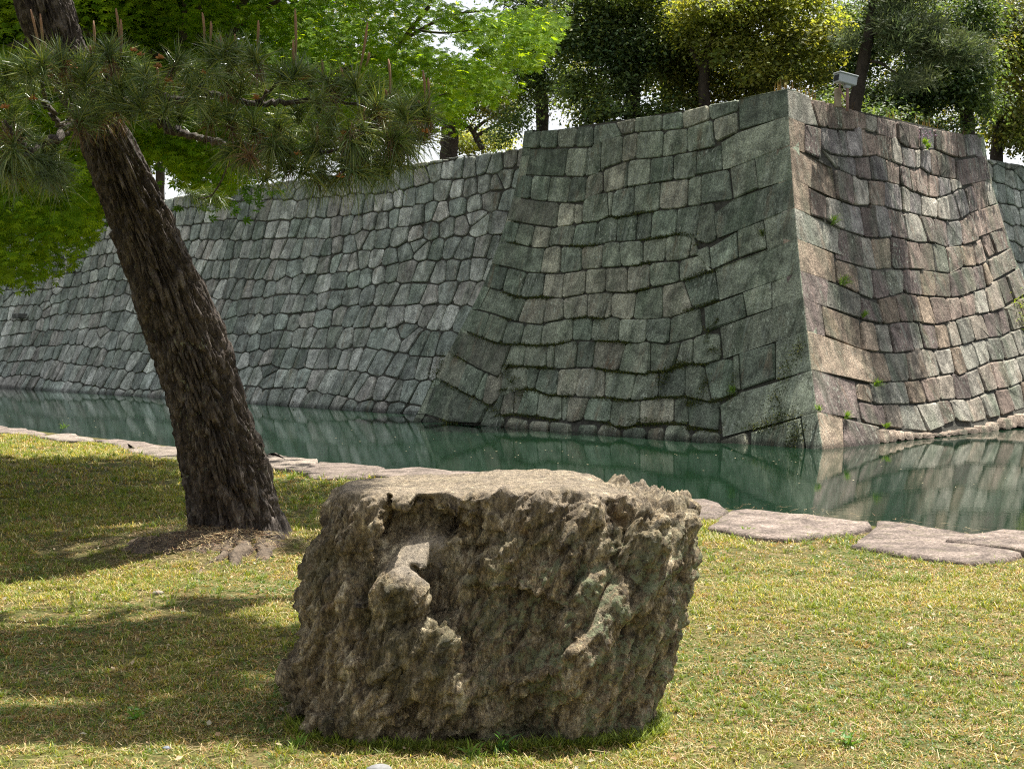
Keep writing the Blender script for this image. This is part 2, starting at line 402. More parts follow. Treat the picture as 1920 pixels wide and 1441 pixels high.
# ---- left (shaded) face of the bastion, course lines from the top down
L0 = [(982,248),(1050,241),(1112,235),(1155,229),(1194,220),(1242,215),(1280,208),(1325,196),(1385,186),(1473,167)]
L1 = [(979,279),(1046,278),(1112,276),(1117,262),(1166,254),(1192,248),(1244,245),(1289,240),(1325,227),(1345,222),(1383,208)]
L1b = L1[:-1] + [(1383,208),(1386,242)]
L2 = [(973,328),(1059,331.5),(1097,332),(1127,325),(1132,316),(1167,304),(1192,299),(1241,295),(1289,286),(1336,277),(1352,269)]
L3 = [(962,369),(992,374),(1024,378),(1048,380),(1095,383),(1101,366),(1138,361),(1149,358),(1189,349),(1235,342),(1291,335),(1310,328),(1354,319),(1368,316)]
L4 = [(949,413),(1003,422.5),(1041,428),(1048,424),(1080,421.5),(1091,419),(1121,415),(1142,406),(1160,408),(1188,403),(1237,394),(1271,391),(1314,384),(1338,380),(1375,375)]
L5 = [(937.5,453),(962,456),(994,464),(1027,466),(1041,460),(1070,462),(1093,462),(1117,461),(1147,452.5),(1160,454),(1216,450),(1269,440),(1300,441),(1308,468),(1330,458),(1345,446)]
L6 = [(920.6,495.6),(954,501),(990,510.6),(1020,512.5),(1052,513),(1082,509),(1097,505),(1127,503),(1138,502),(1162,501),(1196,498),(1222,492),(1246,490),(1272,489),(1306,479),(1329,476),(1333,506)]
L7 = [(904,537),(937.5,545),(971,557.5),(986,559),(1016,557.5),(1052,560),(1095,552),(1134,548),(1176,550),(1218,541),(1272,529),(1297,522),(1323,512),(1341,508)]
L8 = [(885,578),(920.6,587.5),(967.5,604),(1012,609),(1020,606),(1056,599),(1099,595),(1132,599),(1147,593),(1168,599),(1207,599),(1233,597),(1257,595),(1299,580),(1319,574),(1349,562)]
L9 = [(864,617.5),(904,634),(939,645.6),(971,646),(1011,649),(1044,646),(1071,640),(1084,638),(1125,640),(1159,641),(1196,644),(1211,640),(1252,646),(1267,642),(1301,632),(1323,625)]
L10 = [(830,652),(853,667),(897,692),(937,709),(945,686),(980,687.5),(1024,690),(1038,692),(1078,690),(1109,690),(1159,697),(1210,702),(1222,698),(1250,696),(1285,683),(1302,684),(1322,683),(1356,672)]
L11 = [(812,706),(857,729),(888,745),(917.5,761),(932,766),(940,732),(988,729),(1007,733),(1028,742),(1078,744),(1134,746),(1181,752),(1202,750),(1237,746),(1285,744),(1333,754),(1337,755),(1385,738)]
L12 = [(784,771),(842,792),(901,795),(930,781),(963,777),(1005,781),(1028,785),(1072,792),(1092,788),(1142,792),(1149,799),(1176,802),(1197,796),(1260,794),(1287,794),(1293,802),(1347,808)]
row(L0, L1b, [(982,979),(1014,1012),(1046,1044),(1081,1078),(1113,1112),(1153,1166),(1192,1190),(1241,1240),(1278,1279),(1327,1330),(1385,1383)], 'L', 1)
row(L1, L2, [(979,973),(1066,1058),(1102,1096),(1127,1126),(1167,1165),(1196,1192),(1244,1240),(1289,1289),(1335,1340)], 'L', 1)
stones.append((survey([(1337,225),(1382,210),(1384,248),(1341,268)], 'L'), 'L', {}))
row(L2, L3, [(973,962),(999,993),(1032,1024),(1072,1064),(1101,1097),(1130,1131),(1174,1167),(1178,1176),(1220,1218),(1263,1262),(1306,1304),(1352,1355)], 'L', 1)
row(L3, L4, [(962,949),(1047,1043),(1077,1075),(1094,1093),(1138,1142),(1151,1146),(1189,1187),(1237,1236),(1290,1288),(1314,1314),(1366,1373)], 'L', 1)
row(L4, L5, [(949,937.5),(974,963),(1003,995),(1034,1028),(1079,1072),(1119,1114),(1157,1154),(1195,1191),(1221,1218),(1270,1268),(1314,1303),(1338,1344)], 'L', 1)
row(L5, L6, [(937.5,920.6),(1022,1013),(1052,1049),(1092,1090),(1130,1128),(1161,1165),(1205,1205),(1249,1247),(1299,1291),(1328,1333)], 'L', 1)
row(L6, L7, [(920.6,904),(952,941),(988,975),(1022,1016),(1058,1054),(1098,1096),(1136,1135),(1177,1177),(1220,1219),(1272,1273),(1319,1323),(1333,1341)], 'L', 1)
row(L7, L8, [(904,885),(986,969),(1025,1018),(1057,1057),(1101,1100),(1145,1132),(1148,1145),(1194,1186),(1242,1241),(1280,1298),(1341,1349)], 'L', 1)
row(L8, L9, [(885,864),(918,904),(953,939),(984,974),(1019,1013),(1075,1071),(1111,1107),(1164,1160),(1214,1211),(1258,1253),(1312,1317)], 'L', 1)
row(L9, L10, [(864,830),(957,937),(985,980),(1025,1023),(1040,1037),(1083,1078),(1117,1111),(1174,1159),(1220,1219),(1275,1262),(1300,1299),(1349,1352)], 'L', 1)
row(L10, L11, [(830,812),(876,859),(908,888),(915,903),(943,937),(988,988),(1011,1001),(1047,1042),(1090,1077),(1134,1132),(1194,1182),(1235,1233),(1286,1285),(1318,1332),(1373,1382)], 'L', 1)
row(L11, L12, [(812,784),(917,901),(946,934),(963,961),(985,968),(1011,1005),(1053,1051),(1066,1060),(1105,1092),(1148,1142),(1200,1199),(1263,1262),(1288,1291),(1350,1346)], 'L', 1)
foot = [[(795,779),(842,793),(905,797),(905,818),(790,806)],[(1350,825),(1400,808),(1406,838),(1352,838)], [(1296,817),(1310,804),(1349,811),(1349,834),(1298,834)],
        [(1245,819),(1250,796),(1283,796),(1296,821),(1290,832),(1246,830)], [(1215,819),(1216,802),(1245,799),(1244,826),(1216,826)],
        [(1166,818),(1170,804),(1190,799),(1206,800),(1215,817),(1200,826),(1172,826)], [(1120,811),(1130,795),(1145,796),(1165,808),(1165,822),(1122,820)],
        [(1083,808),(1086,795),(1117,795),(1118,818),(1084,816)], [(1031,808),(1032,789),(1070,794),(1070,814),(1032,812)],
        [(992,806),(995,788),(1029,789),(1029,810),(993,808)], [(947,800),(957,781),(988,787),(988,808),(948,806)],
        [(900,798),(918,770),(945,781),(943,804)]]
for q in foot: stones.append((survey(q, 'L'), 'L', {'proud': 0.03, 'cut': 0.04}))

# ---- dressed corner blocks; a block that turns the corner is built as one stone
QL = [(None, [(1386,186),(1473,167),(1475,217),(1387,242)]),
      (None, [(1353,268),(1383,250),(1475,218),(1478,273),(1372,313),(1356,317)]),
      (0, [(1369,316),(1415,297),(1422,353),(1376,374)]), (None, [(1416,296),(1478,274),(1482,334),(1423,353)]),
      (None, [(1339,400),(1375,375),(1482,335),(1488,389),(1383,431),(1346,445)]),
      (0, [(1330,465),(1381,434),(1384,483),(1334,506)]), (0, [(1382,432),(1432,413),(1438,466),(1386,483)]), (None, [(1433,412),(1488,390),(1494,447),(1439,466)]),
      (None, [(1342,504),(1494,448),(1500,508),(1350,561)]),
      (0, [(1320,576),(1392,549),(1399,594),(1324,623)]), (0, [(1393,548),(1447,528),(1448,578),(1401,593)]), (None, [(1448,527),(1500,508),(1506,557),(1449,577)]),
      (None, [(1351,614),(1506,558),(1513,619),(1357,671)]),
      (0, [(1385,662),(1454,642),(1455,709),(1389,731)]), (0, [(1374,668),(1384,664),(1388,731),(1376,733)]), (None, [(1455,641),(1513,620),(1522,693),(1456,710)]),
      (None, [(1352,757),(1390,736),(1449,719),(1522,694),(1531,771),(1356,817)]),
      (0, [(1408,810),(1502,782),(1512,852),(1408,846)]), (None, [(1503,781),(1532,772),(1545,860),(1514,856)])]
QR = [(None, zs('G', [(0,80),(110,97),(200,140),(270,360),(160,346),(0,290)])),
      (None, zs('G', [(0,290),(160,348),(165,573),(20,525)])), (0, zs('G', [(163,349),(290,385),(300,640),(170,575)])),
      (None, zs('G', [(25,530),(380,705),(410,943),(60,785)])),
      (None, zs('G', [(60,785),(185,850),(210,1075),(75,1020)])), (0, zs('G', [(190,855),(325,930),(340,1120),(215,1080)])),
      (None, zs('G', [(80,1025),(440,1190),(475,1398),(95,1265)])),
      (None, zs('H', [(103,-125),(356,-15),(375,190),(120,105)])),
      (None, zs('H', [(122,108),(315,175),(310,370),(140,300)])), (0, zs('H', [(320,180),(550,280),(560,460),(315,367)])), (0, zs('H', [(560,300),(690,345),(722,495),(565,462)])),
      (None, zs('H', [(142,302),(265,355),(300,580),(170,540)])), (0, zs('H', [(270,360),(535,460),(555,690),(305,580)])),
      (None, zs('H', [(175,545),(610,700),(638,923),(205,825)])), (None, zs('H', [(210,828),(512,920),(548,1178),(235,1135)])),
      (None, zs('H', [(245,1135),(425,1180),(435,1410),(288,1470)])), (0, zs('H', [(430,1182),(680,1240),(695,1390),(437,1410)]))]
for k, q in QL:
    if k == 0: stones.append((survey(q, 'L'), 'L', {'gap': 0.009, 'cut': 0.02, 'bev': 0.03, 'proud': random.uniform(0.01, 0.04), 'li': 0.45, 'quoin': 1}))
for k, q in QR:
    if k == 0: stones.append((survey(q, 'R'), 'R', {'gap': 0.010, 'cut': 0.03, 'bev': 0.03, 'proud': random.uniform(0.01, 0.04), 'quoin': 1}))
def drop(q):                                         # let each block bed on the next one
    m_ = sum(p[1] for p in q)/len(q); return [(x, y+(1.6 if y > m_ else -0.6)) for x, y in q]
qL = [drop(q) for k, q in QL if k is None]; qR = [drop(q) for k, q in QR if k is None]

# ---- right (sun-grazed) face
T0 = zs('G', [(210,150),(340,175),(560,235),(650,270),(740,290),(890,325),(1060,360),(1260,400),(1490,435)])
T1 = zs('G', [(275,370),(345,385),(460,400),(570,415),(580,372),(650,377),(660,420),(740,430),(905,455),(925,525),(1000,545),(1090,562),(1105,545),(1210,555),(1250,575),(1380,630),(1545,605)])
T2 = zs('G', [(300,545),(370,590),(460,610),(620,618),(730,600),(860,650),(960,690),(1050,715),(1100,700),(1160,755),(1260,772),(1380,797)])
T3 = zs('G', [(405,712),(440,715),(575,770),(600,795),(705,803),(840,815),(935,838),(945,868),(1060,900),(1155,935),(1240,945),(1350,905),(1390,870),(1440,868),(1510,840)])
T4 = zs('G', [(330,930),(420,955),(565,1003),(680,1020),(690,985),(800,1010),(950,1055),(1010,1060),(1110,1085),(1225,1108),(1325,1130),(1410,1115),(1430,1120),(1500,1058),(1560,1038)])
T5 = zs('G', [(345,1120),(440,1185),(490,1200),(640,1255),(760,1268),(865,1250),(980,1280),(1060,1300),(1170,1300),(1230,1310),(1320,1340),(1430,1320),(1540,1300),(1580,1255)])
T6 = zs('H', [(370,20),(460,45),(590,85),(690,105),(760,92),(870,95),(1030,105),(1115,115),(1215,130),(1310,80),(1412,75),(1480,40)])
T7 = zs('H', [(380,190),(545,270),(565,300),(660,320),(700,315),(785,295),(880,270),(1010,292),(1110,297),(1220,305),(1320,290),(1350,270),(1410,255),(1480,235),(1530,185),(1600,160)])
T8 = zs('H', [(560,465),(725,500),(850,482),(950,480),(1000,490),(1110,505),(1215,480),(1310,450),(1410,430),(1505,415),(1615,375),(1700,340)])
T9 = zs('H', [(555,690),(690,705),(800,712),(945,700),(960,668),(1040,680),(1130,685),(1225,668),(1310,650),(1385,625),(1490,600),(1600,590),(1660,550),(1760,520)])
T10 = zs('H', [(515,920),(640,932),(790,918),(915,912),(1055,890),(1150,872),(1250,855),(1275,878),(1340,850),(1440,805),(1520,768),(1620,762),(1720,735),(1800,700)])
T11 = zs('H', [(540,1055),(660,1082),(790,1085),(920,1083),(1045,1075),(1150,1055),(1260,1045),(1370,1045),(1480,1000),(1560,975),(1655,960),(1745,915),(1830,890)])
T12 = zs('H', [(570,1215),(680,1243),(760,1248),(870,1255),(890,1275),(1060,1288),(1170,1240),(1255,1205),(1380,1218),(1490,1192),(1590,1172),(1690,1130),(1770,1105),(1850,1080)])
def J(t, prs, bt=None):
    bt = bt or t; return [(zs(t, [(a, 0)])[0][0], zs(bt, [(b, 0)])[0][0]) for a, b in prs]
row(T0, T1, J('G', [(215,275),(340,345),(455,462),(560,573),(655,655),(750,740),(900,915),(990,1000),(1080,1090),(1195,1210),(1260,1255),(1370,1390),(1440,1460),(1492,1545)]), 'R')
row(T1, T2, J('G', [(295,300),(435,460),(495,520),(612,625),(735,745),(860,868),(940,955),(1045,1060),(1100,1095),(1160,1175),(1250,1260),(1365,1382)]), 'R')
row(T2, T3, J('G', [(300,430),(437,445),(565,590),(690,708),(815,838),(925,937),(1005,1022),(1055,1060),(1155,1157),(1235,1243),(1325,1350),(1390,1435)]), 'R')
row(T3, T4, J('G', [(405,420),(550,567),(672,685),(800,803),(935,952),(1002,1007),(1098,1112),(1225,1227),(1302,1322),(1352,1412),(1445,1495),(1510,1560)]), 'R')
row(T4, T5, J('G', [(330,350),(460,487),(612,645),(722,762),(828,870),(948,985),(1085,1160),(1190,1228),(1295,1322),(1405,1435),(1492,1555)]), 'R')
row(T5, T6, J('H', [(402,378),(560,590),(640,680),(778,797),(890,912),(985,1030),(1080,1118),(1190,1215),(1290,1310),(1385,1412),(1440,1478)]), 'R')
row(T6, T7, J('H', [(378,392),(525,550),(640,662),(745,780),(868,882),(990,1013),(1100,1113),(1205,1223),(1288,1322),(1380,1403),(1450,1487),(1478,1528)]), 'R')
row(T7, T8, J('H', [(690,725),(803,852),(905,953),(970,1005),(1060,1112),(1180,1220),(1275,1310),(1382,1408),(1478,1508),(1560,1612)]), 'R')
row(T8, T9, J('H', [(565,562),(670,693),(770,805),(903,948),(985,1035),(1100,1128),(1185,1225),(1255,1310),(1342,1390),(1450,1500),(1560,1602),(1618,1662)]), 'R')
row(T9, T10, J('H', [(615,642),(732,793),(885,920),(1003,1057),(1095,1150),(1215,1253),(1283,1343),(1375,1435),(1470,1515),(1580,1622),(1662,1725),(1730,1790)]), 'R')
row(T10, T11, J('H', [(518,542),(625,658),(753,792),(885,923),(995,1048),(1115,1148),(1230,1262),(1328,1375),(1418,1480),(1510,1562),(1600,1655),(1690,1750),(1760,1822)]), 'R')
row(T11, T12, J('H', [(548,575),(725,745),(845,878),(965,1060),(1115,1168),(1215,1258),(1322,1383),(1440,1493),(1542,1592),(1635,1690),(1730,1772),(1800,1840)]), 'R')
for q in [[(1490,436),(1592,441),(1614,622),(1547,616)], [(1372,650),(1610,609),(1650,795),(1397,850)], [(1512,826),(1597,806),(1640,1008),(1562,1040)],
          [(1600,803),(1655,797),(1705,983),(1645,1005)], [(1497,1068),(1705,990),(1750,1180),(1560,1253)], [(1590,1250),(1640,1232),(1692,1388),(1645,1410),(1600,1330)],
          [(1645,1222),(1755,1182),(1810,1340),(1700,1382)], [(1640,1440),(1810,1345),(1850,1500),(1672,1602)]]:
    stones.append((survey(zs('G', q), 'R'), 'R', {'gap': -0.004, 'cut': 0.02, 'bev': 0.02, 'quoin': 1}))
for q in [[(1560,182),(1618,152),(1680,318),(1618,348)], [(1625,148),(1720,90),(1753,180),(1770,270),(1688,315)], [(1622,380),(1790,292),(1850,480),(1672,540)]]:
    stones.append((survey(zs('H', q), 'R'), 'R', {'gap': -0.012, 'cut': 0.02, 'bev': 0.02, 'quoin': 1}))
# small rocks on the footing of the right face
x = 695.
while x < 1760:
    w = random.uniform(45, 95); y1 = np.interp(x, [690, 900, 1100, 1400, 1753], [1252, 1275, 1282, 1225, 1120]); yb = np.interp(x, [690, 900, 1100, 1400, 1753], [1350, 1325, 1300, 1275, 1215])
    stones.append((survey(zs('H', [(x, y1+random.uniform(6, 16)), (x+w*0.5, y1+random.uniform(0, 8)), (x+w, y1+random.uniform(6, 16)), (x+w-2, yb+25), (x+4, yb+25)]), 'R'), 'R',
                   {'proud': random.uniform(0.05, 0.15), 'cut': 0.05, 'tan': 1})); x += w + 2

# random coursing for the stretches the photo does not show in detail
def rubble(s0, s1, z0, z1, h, wmin, wmax, seed, amp=0.09, end=None, skip=None):
    out = []; rr = random.Random(seed); n = max(1, int(round((z1-z0)/h)))
    hs = [rr.uniform(0.8, 1.2) for _ in range(n)]; hs = np.cumsum([0]+hs); hs = z0 + hs/hs[-1]*(z1-z0)
    ph = [[rr.uniform(0, 6.28) for _ in range(4)] for _ in range(n+1)]
    jit = [[rr.uniform(-0.085, 0.085) * (0 if amp == 0 else 1) for _ in range(int((s1-s0)/0.36)+6)] for _ in range(n+1)]
    def zb(k, s):
        if k == 0: return z0
        if k == n: return z1 + 0.04*math.sin(1.1*s)
        a = ph[k]; kn = jit[k]; q = (s - s0)/0.36; i_ = min(int(q), len(kn)-2); jj = kn[i_] + (kn[i_+1]-kn[i_])*(q-i_)
        return jj + hs[k] + amp*(math.sin(s*0.9+a[0])*0.6 + math.sin(s*2.3+a[1])*0.4) + 0.12*math.sin(s*0.21+a[3]*0.3)
    for k in range(n):
        s = s0; sb = s0; zm = 0.5*(hs[k]+hs[k+1]); e = s1 if end is None else edge_r(zm) - batter(zm)
        while s < e - 0.12:
            w = rr.uniform(wmin, wmax); 
            if rr.random() < 0.1: w *= 0.5
            st = min(s+w, e); sn = st + rr.uniform(-0.13, 0.13) if st < e else st
            t1 = [(x, zb(k+1, x)) for x in (s, s+(st-s)*rr.uniform(.3, .7), st)]; b1 = [(x, zb(k, x)) for x in (sn, sb+(sn-sb)*rr.uniform(.3, .7), sb)]
            p = [b1[2], b1[1], b1[0], t1[2], t1[1], t1[0]]
            if w < 0.3: p = [b1[2], b1[0], t1[2], t1[0]]
            out.append(np.array(p)); s = st; sb = sn
    return out
def voronoi_blocks(s0, s1, z0, z1, h, w, seed, kz=1.65):
    """roughly coursed rubble: cells of jittered brick-pattern seeds"""
    rr = random.Random(seed); n = int(round((z1-z0)/h)); hh = (z1-z0)/n; rows = []
    for k in range(-1, n+1):
        r = []; x = s0 - 1.5 + rr.uniform(0, w)
        while x < s1 + 1.5:
            drift = 0.16*math.sin(0.35*x+k*0.4)+0.05*math.sin(1.3*x+k*1.7); r.append((x, (z0+(k+0.5)*hh + drift + rr.uniform(-0.05, 0.05))*kz)); 
            if rr.random() < 0.035: r.append((x+w*0.5, (z0+(k+0.5)*hh + drift + rr.uniform(0.15, 0.3))*kz))
            x += w*rr.uniform(0.62, 1.4)
        rows.append(np.array(r))
    allp = np.vstack(rows); order = np.argsort(allp[:, 0]); allp = allp[order]; xs_ = allp[:, 0]; out = []
    lo, hi = z0*kz, z1*kz
    for i, c in enumerate(allp):
        if not (s0 < c[0] < s1) or c[1] < lo-0.8 or c[1] > hi+0.8: continue
        a = np.searchsorted(xs_, c[0]-2.4); b = np.searchsorted(xs_, c[0]+2.4); nb = allp[a:b]; d = ((nb-c)**2).sum(1); nb = nb[(d > 1e-9) & (d < 5.0)]; d = ((nb-c)**2).sum(1); nb = nb[np.argsort(d)][:16]
        P = [np.array([c[0]-1.5, lo]), np.array([c[0]+1.5, lo]), np.array([c[0]+1.5, hi]), np.array([c[0]-1.5, hi])]
        for q in nb:
            nrm = q-c; mid = (q+c)/2; Q = []; m_ = len(P)
            for j in range(m_):
                A_, B_ = P[j], P[(j+1) % m_]; da, db = (A_-mid) @ nrm, (B_-mid) @ nrm
                if da <= 0: Q.append(A_)
                if da*db < 0: Q.append(A_ + (B_-A_)*da/(da-db))
            P = Q
            if len(P) < 3: break
        if len(P) < 3: continue
        P = np.array(P)/np.array([1, kz]); out.append(clean_poly(P, 0.09))
    return out
# right end of the right face, out of the frame below the surveyed corner blocks
def smax_right(z):
    zz, ss = [], []
    for q in (T8, T9, T10, T11, T12):
        a, b = wall_sz(q[-1][0], q[-1][1], 'R'); ss.append(a); zz.append(b)
    o = np.argsort(zz); return float(np.interp(z, np.array(zz)[o], np.array(ss)[o]))
extra = []
for zlo, zhi in ((-0.9, -0.1), (-0.1, 0.55), (0.55, 1.15), (1.15, 1.8), (1.8, 2.45)):
    extra += rubble(smax_right(0.5*(zlo+zhi)) + 0.1, 20, zlo, zhi, 0.7, 0.6, 1.0, int(zlo*100)+500, 0.0, end=EDGE_R)

bastion = empty('stone_bastion', (*CORNER, WATER), 'tall dark granite castle bastion whose sharp battered corner rises from the moat', 'castle wall')
def place(geo, pal, parent, li=0.5, colr=None):
    V, Q, T, cen, size = geo; c = colr or stone_col(pal, li)
    return add('stone', V, [Q, T], M_STONE, parent, np.tile(c, (len(V), 1)), smooth=False)
nst = 0; rest = Soup()
for a, b in zip(qL, qR):
    ga = stone_geo(survey(a, 'L'), 'L', gap=0.004, cut=0, proud=0.012, bev=0.016, keep=1)
    gb = stone_geo(survey(b, 'R'), 'R', gap=0.004, cut=0, proud=0.012, bev=0.016, keep=1)
    na = len(ga[0]); ca = stone_col(COL_L[:3], 0.55); cb = stone_col(COL_R[:2]+COL_R[4:], 0.25)
    V = np.vstack([ga[0], gb[0]]); C = np.vstack([np.tile(ca, (na, 1)), np.tile(cb, (len(gb[0]), 1))])
    add('stone', V, [np.vstack([ga[1], gb[1]+na]), np.vstack([ga[2], gb[2]+na])], M_STONE, bastion, C, smooth=False); nst += 1
geos = []
for S, face, o in stones:
    g = stone_geo(S, face, gap=o.get('gap', random.uniform(0.008, 0.020)), cut=o.get('cut', 0.055), proud=o.get('proud'), bev=o.get('bev', 0.022))
    if g is None: continue
    pal = COL_L if face == 'L' else COL_R; colr = None
    if o.get('tan'): colr = (*(np.array([0.34, 0.27, 0.21]) * random.uniform(0.8, 1.15)), 0.2)
    elif o.get('quoin') and face == 'L': colr = stone_col(COL_L[:3], 0.5)
    elif face == 'R' and g[3][1] > 3.6 and colr is None: colr = stone_col([COL_R[1], COL_R[0], (0.19, 0.17, 0.16), COL_R[3]], 0.6)
    colr = colr or stone_col(pal, 0.6 if face == 'L' else 0.38)
    if o.get('dark_end'): colr = (colr[0]*0.66, colr[1]*0.7, colr[2]*0.7, 0.3)  # end block of each course in a darker tone
    geos.append((g, colr))
geos.sort(key=lambda g: -g[0][4])
keep_n = 299 - nst
for i, (g, c) in enumerate(geos):
    if i < keep_n: place(g, None, bastion, colr=c); nst += 1
    else: rest.add(g[0], [g[1], g[2]], c)
for S in extra:
    g = stone_geo(S, 'R')
    if g: rest.add(g[0], [g[1], g[2]], stone_col(COL_R, 0.3))
# hidden return faces of the bastion (seen only from other positions) - one coarse coursed skin each
def return_face(side):
    """short wall between bastion end and curtain"""
    out = Soup(); zz = np.linspace(-1.2, TOP-0.02, 13)
    for k in range(12):
        for f in range(3):
            a0, a1 = f/3, (f+1)/3; g = 0.012; pts = []
            for zq in (zz[k]+g, zz[k+1]-g):
                for a in (a0+g/2, a1-g/2):
                    off = a*RECESS
                    s = (edge_l(zq) if side == 'L' else edge_r(zq)) - batter(zq)
                    p = wall_xyz(s, zq, -off, 'L' if side == 'L' else 'R')
                    pts.append(p)
            V = np.array([pts[0], pts[1], pts[3], pts[2]])
            u = uL if side == 'L' else uR
            W = V - np.array([u[0], u[1], 0])*0.3
            V = np.vstack([V, W]); F = np.array([[0, 1, 2, 3], [0, 4, 5, 1], [1, 5, 6, 2], [2, 6, 7, 3], [3, 7, 4, 0]])
            out.add(V, [F], stone_col(COL_L, 0.3))
    out.build('end_face_stones', M_STONE, bastion, smooth=False, kind='stuff')
return_face('L'); return_face('R')
rest.build('small_stones', M_STONE, bastion, smooth=False, kind='stuff')
# rubble core right behind the blocks
def core(name, face, s0, s1, rec, parent, edge=None, back=0.05):
    zz = np.linspace(-1.6, TOP-0.12, 18); ss = np.linspace(0, 1, 30); V = []
    for z in zz:
        a = s0 if s0 is not None else float(batter(z)) + back
        b = s1 if edge is None else (float(edge_l(z)) if edge == EDGE_L else float(edge_r(z))) - float(batter(z)) - 0.03
        V.append(wall_xyz(a + (b-a)*ss, np.full(30, z), -back, face, rec))
    V.append(wall_xyz((s0 if s0 is not None else batter(TOP)+back) + (((s1 if edge is None else edge-batter(TOP)-0.05))-(s0 if s0 is not None else batter(TOP)+back))*ss, np.full(30, TOP-0.12), -1.2, face, rec))
    V = np.vstack(V); n = 30; i, j = np.meshgrid(np.arange(18), np.arange(29), indexing='ij'); i = i.ravel(); j = j.ravel()
    F = np.stack([i*n+j, i*n+j+1, (i+1)*n+j+1, (i+1)*n+j], 1)
    add(name, V, [F if face == 'R' else F[:, ::-1]], M_CORE, parent, smooth=False)
core('rubble_core', 'L', None, None, 0.0, bastion, EDGE_L); core('rubble_core', 'R', None, None, 0.0, bastion, EDGE_R)

def curtain(name, face, s0, s1, loc, label, seed, vis, pal, h=0.64, wmin=0.42, wmax=0.86):
    e = empty(name, loc, label, 'castle wall')
    polys = voronoi_blocks(s0, s1, -1.0, TOP-0.06, h, 0.63, seed)
    g_in, g_out = [], Soup()
    for p in polys:
        if len(p) < 3: continue
        cc_ = p.mean(0); p = cc_ + (p-cc_)*np.array([0.972, 1.0]); g = stone_geo(p, face, RECESS, gap=random.uniform(0.010, 0.024), cut=random.choice([0.03, 0.06, 0.09]), bev=0.025)
        if g is None: continue
        c = stone_col(pal, 0.5)
        if face == 'L' and g[3][0] < 14.2 - batter(g[3][1]): c = (c[0]*0.62, c[1]*0.66, c[2]*0.66, c[3])     # blocks of the inner corner in a darker tone
        P = wall_xyz(g[3][0], g[3][1], 0, face, RECESS); d = P - EYE
        xp = 960 + F_PX*d[0]/d[1]; yp = 628 - F_PX*d[2]/d[1]; ok = vis(xp, yp)
        g_in.append((ok, g[4]/d[1], g, c))
    g_in.sort(key=lambda q: (-int(q[0]), -q[1]))
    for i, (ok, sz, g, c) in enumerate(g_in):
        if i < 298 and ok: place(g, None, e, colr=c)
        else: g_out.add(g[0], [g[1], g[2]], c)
    g_out.build('small_stones', M_STONE, e, smooth=False, kind='stuff')
    core('rubble_core', face, s0, s1, RECESS, e)
    return e
pL = wall_xyz(25, WATER, 0, 'L', RECESS)
cur_l = curtain('castle_curtain_wall', 'L', 9.8, 90.0, pL, 'long rubble-stone castle wall running left behind the leaning pine, set back from the bastion', 3,
        lambda x, y: 0 < x < 965 and y > 300 and not (x < 180 and y < 420) and not (150+0.28*(y-200) < x < 250+0.28*(y-200)), COL_C)
pR = wall_xyz(15, WATER, 0, 'R', RECESS)
cur_r = curtain('castle_curtain_wall', 'R', 10.8, 55.0, pR, 'short strip of castle wall at the right edge of the photo beyond the bastion', 9, lambda x, y: x < 1925, COL_C)

# drain spout in the curtain wall
sS, sZ = wall_sz(44, 592, 'L', RECESS)
V, Fs = box((0, 0, 0), 0.62, 0.5, 0.2, 0, 0.03); ca, sa = math.cos(AL+math.pi/2), math.sin(AL+math.pi/2)
W = V.copy(); W[:, 0] = V[:, 0]*ca - V[:, 1]*sa; W[:, 1] = V[:, 0]*sa + V[:, 1]*ca
add('drain_spout', W + wall_xyz(sS, sZ, 0.12, 'L', RECESS), Fs, M_STONE, cur_l, np.tile((0.13, 0.13, 0.12, 0.1), (len(W), 1)), smooth=False)

# ------------------------------------------------------------------ setting: castle terrace, moat water, lawn
def quad(name, pts, mat, **kw):
    return add(name, np.array(pts, float), [np.arange(len(pts))[None]], mat, None, smooth=False, **kw)
M_SOIL = mat_simple('terrace_soil', (0.09, 0.075, 0.045), 0.95, 3, 0.4, 0.6, 0.03)
def w2(s, k, z): p = CORNER + s*uL + k*uR; return (p[0], p[1], z)
zt = TOP - 0.16; bt = float(batter(TOP)) + 0.35
terr = [w2(bt, bt, zt), w2(EDGE_L-bt+0.2, bt, zt), w2(EDGE_L-bt+0.2, bt+RECESS, zt), w2(95, bt+RECESS, zt), w2(200, 200, zt), w2(bt+RECESS, 60, zt),
        w2(bt+RECESS, EDGE_R-bt+0.2, zt), w2(bt, EDGE_R-bt+0.2, zt)]
quad('terrace_ground', terr, M_SOIL, kind='structure')

m, nt, N, L, P, O = new_mat('moat_water'); pos = position(nt, (1.0, 1.0, 1.0))
wr = position(nt, (1.0, 3.2, 1.0)); h1 = noise(nt, 2.2, 4, 0.55, wr); h2 = noise(nt, 11.0, 3, 0.5, wr)
b = bump(nt, h1, 0.035, 0.02); b = bump(nt, h2, 0.03, 0.004, b); L.new(b, P.inputs['Normal'])
cl = noise(nt, 0.35, 4, 0.6, pos); L.new(ramp(nt, cl, [(0.3, (0.005, 0.018, 0.009)), (0.7, (0.009, 0.027, 0.013))]), P.inputs['Base Color'])
P.inputs['Roughness'].default_value = 0.012; P.inputs['IOR'].default_value = 1.333; M_WATER = m
quad('moat_water', [w2(-40, -12.75, WATER), w2(-40, 60, WATER), w2(20, 6, WATER), w2(100, 6, WATER), w2(100, -12.75, WATER)][::-1], M_WATER, kind='structure')

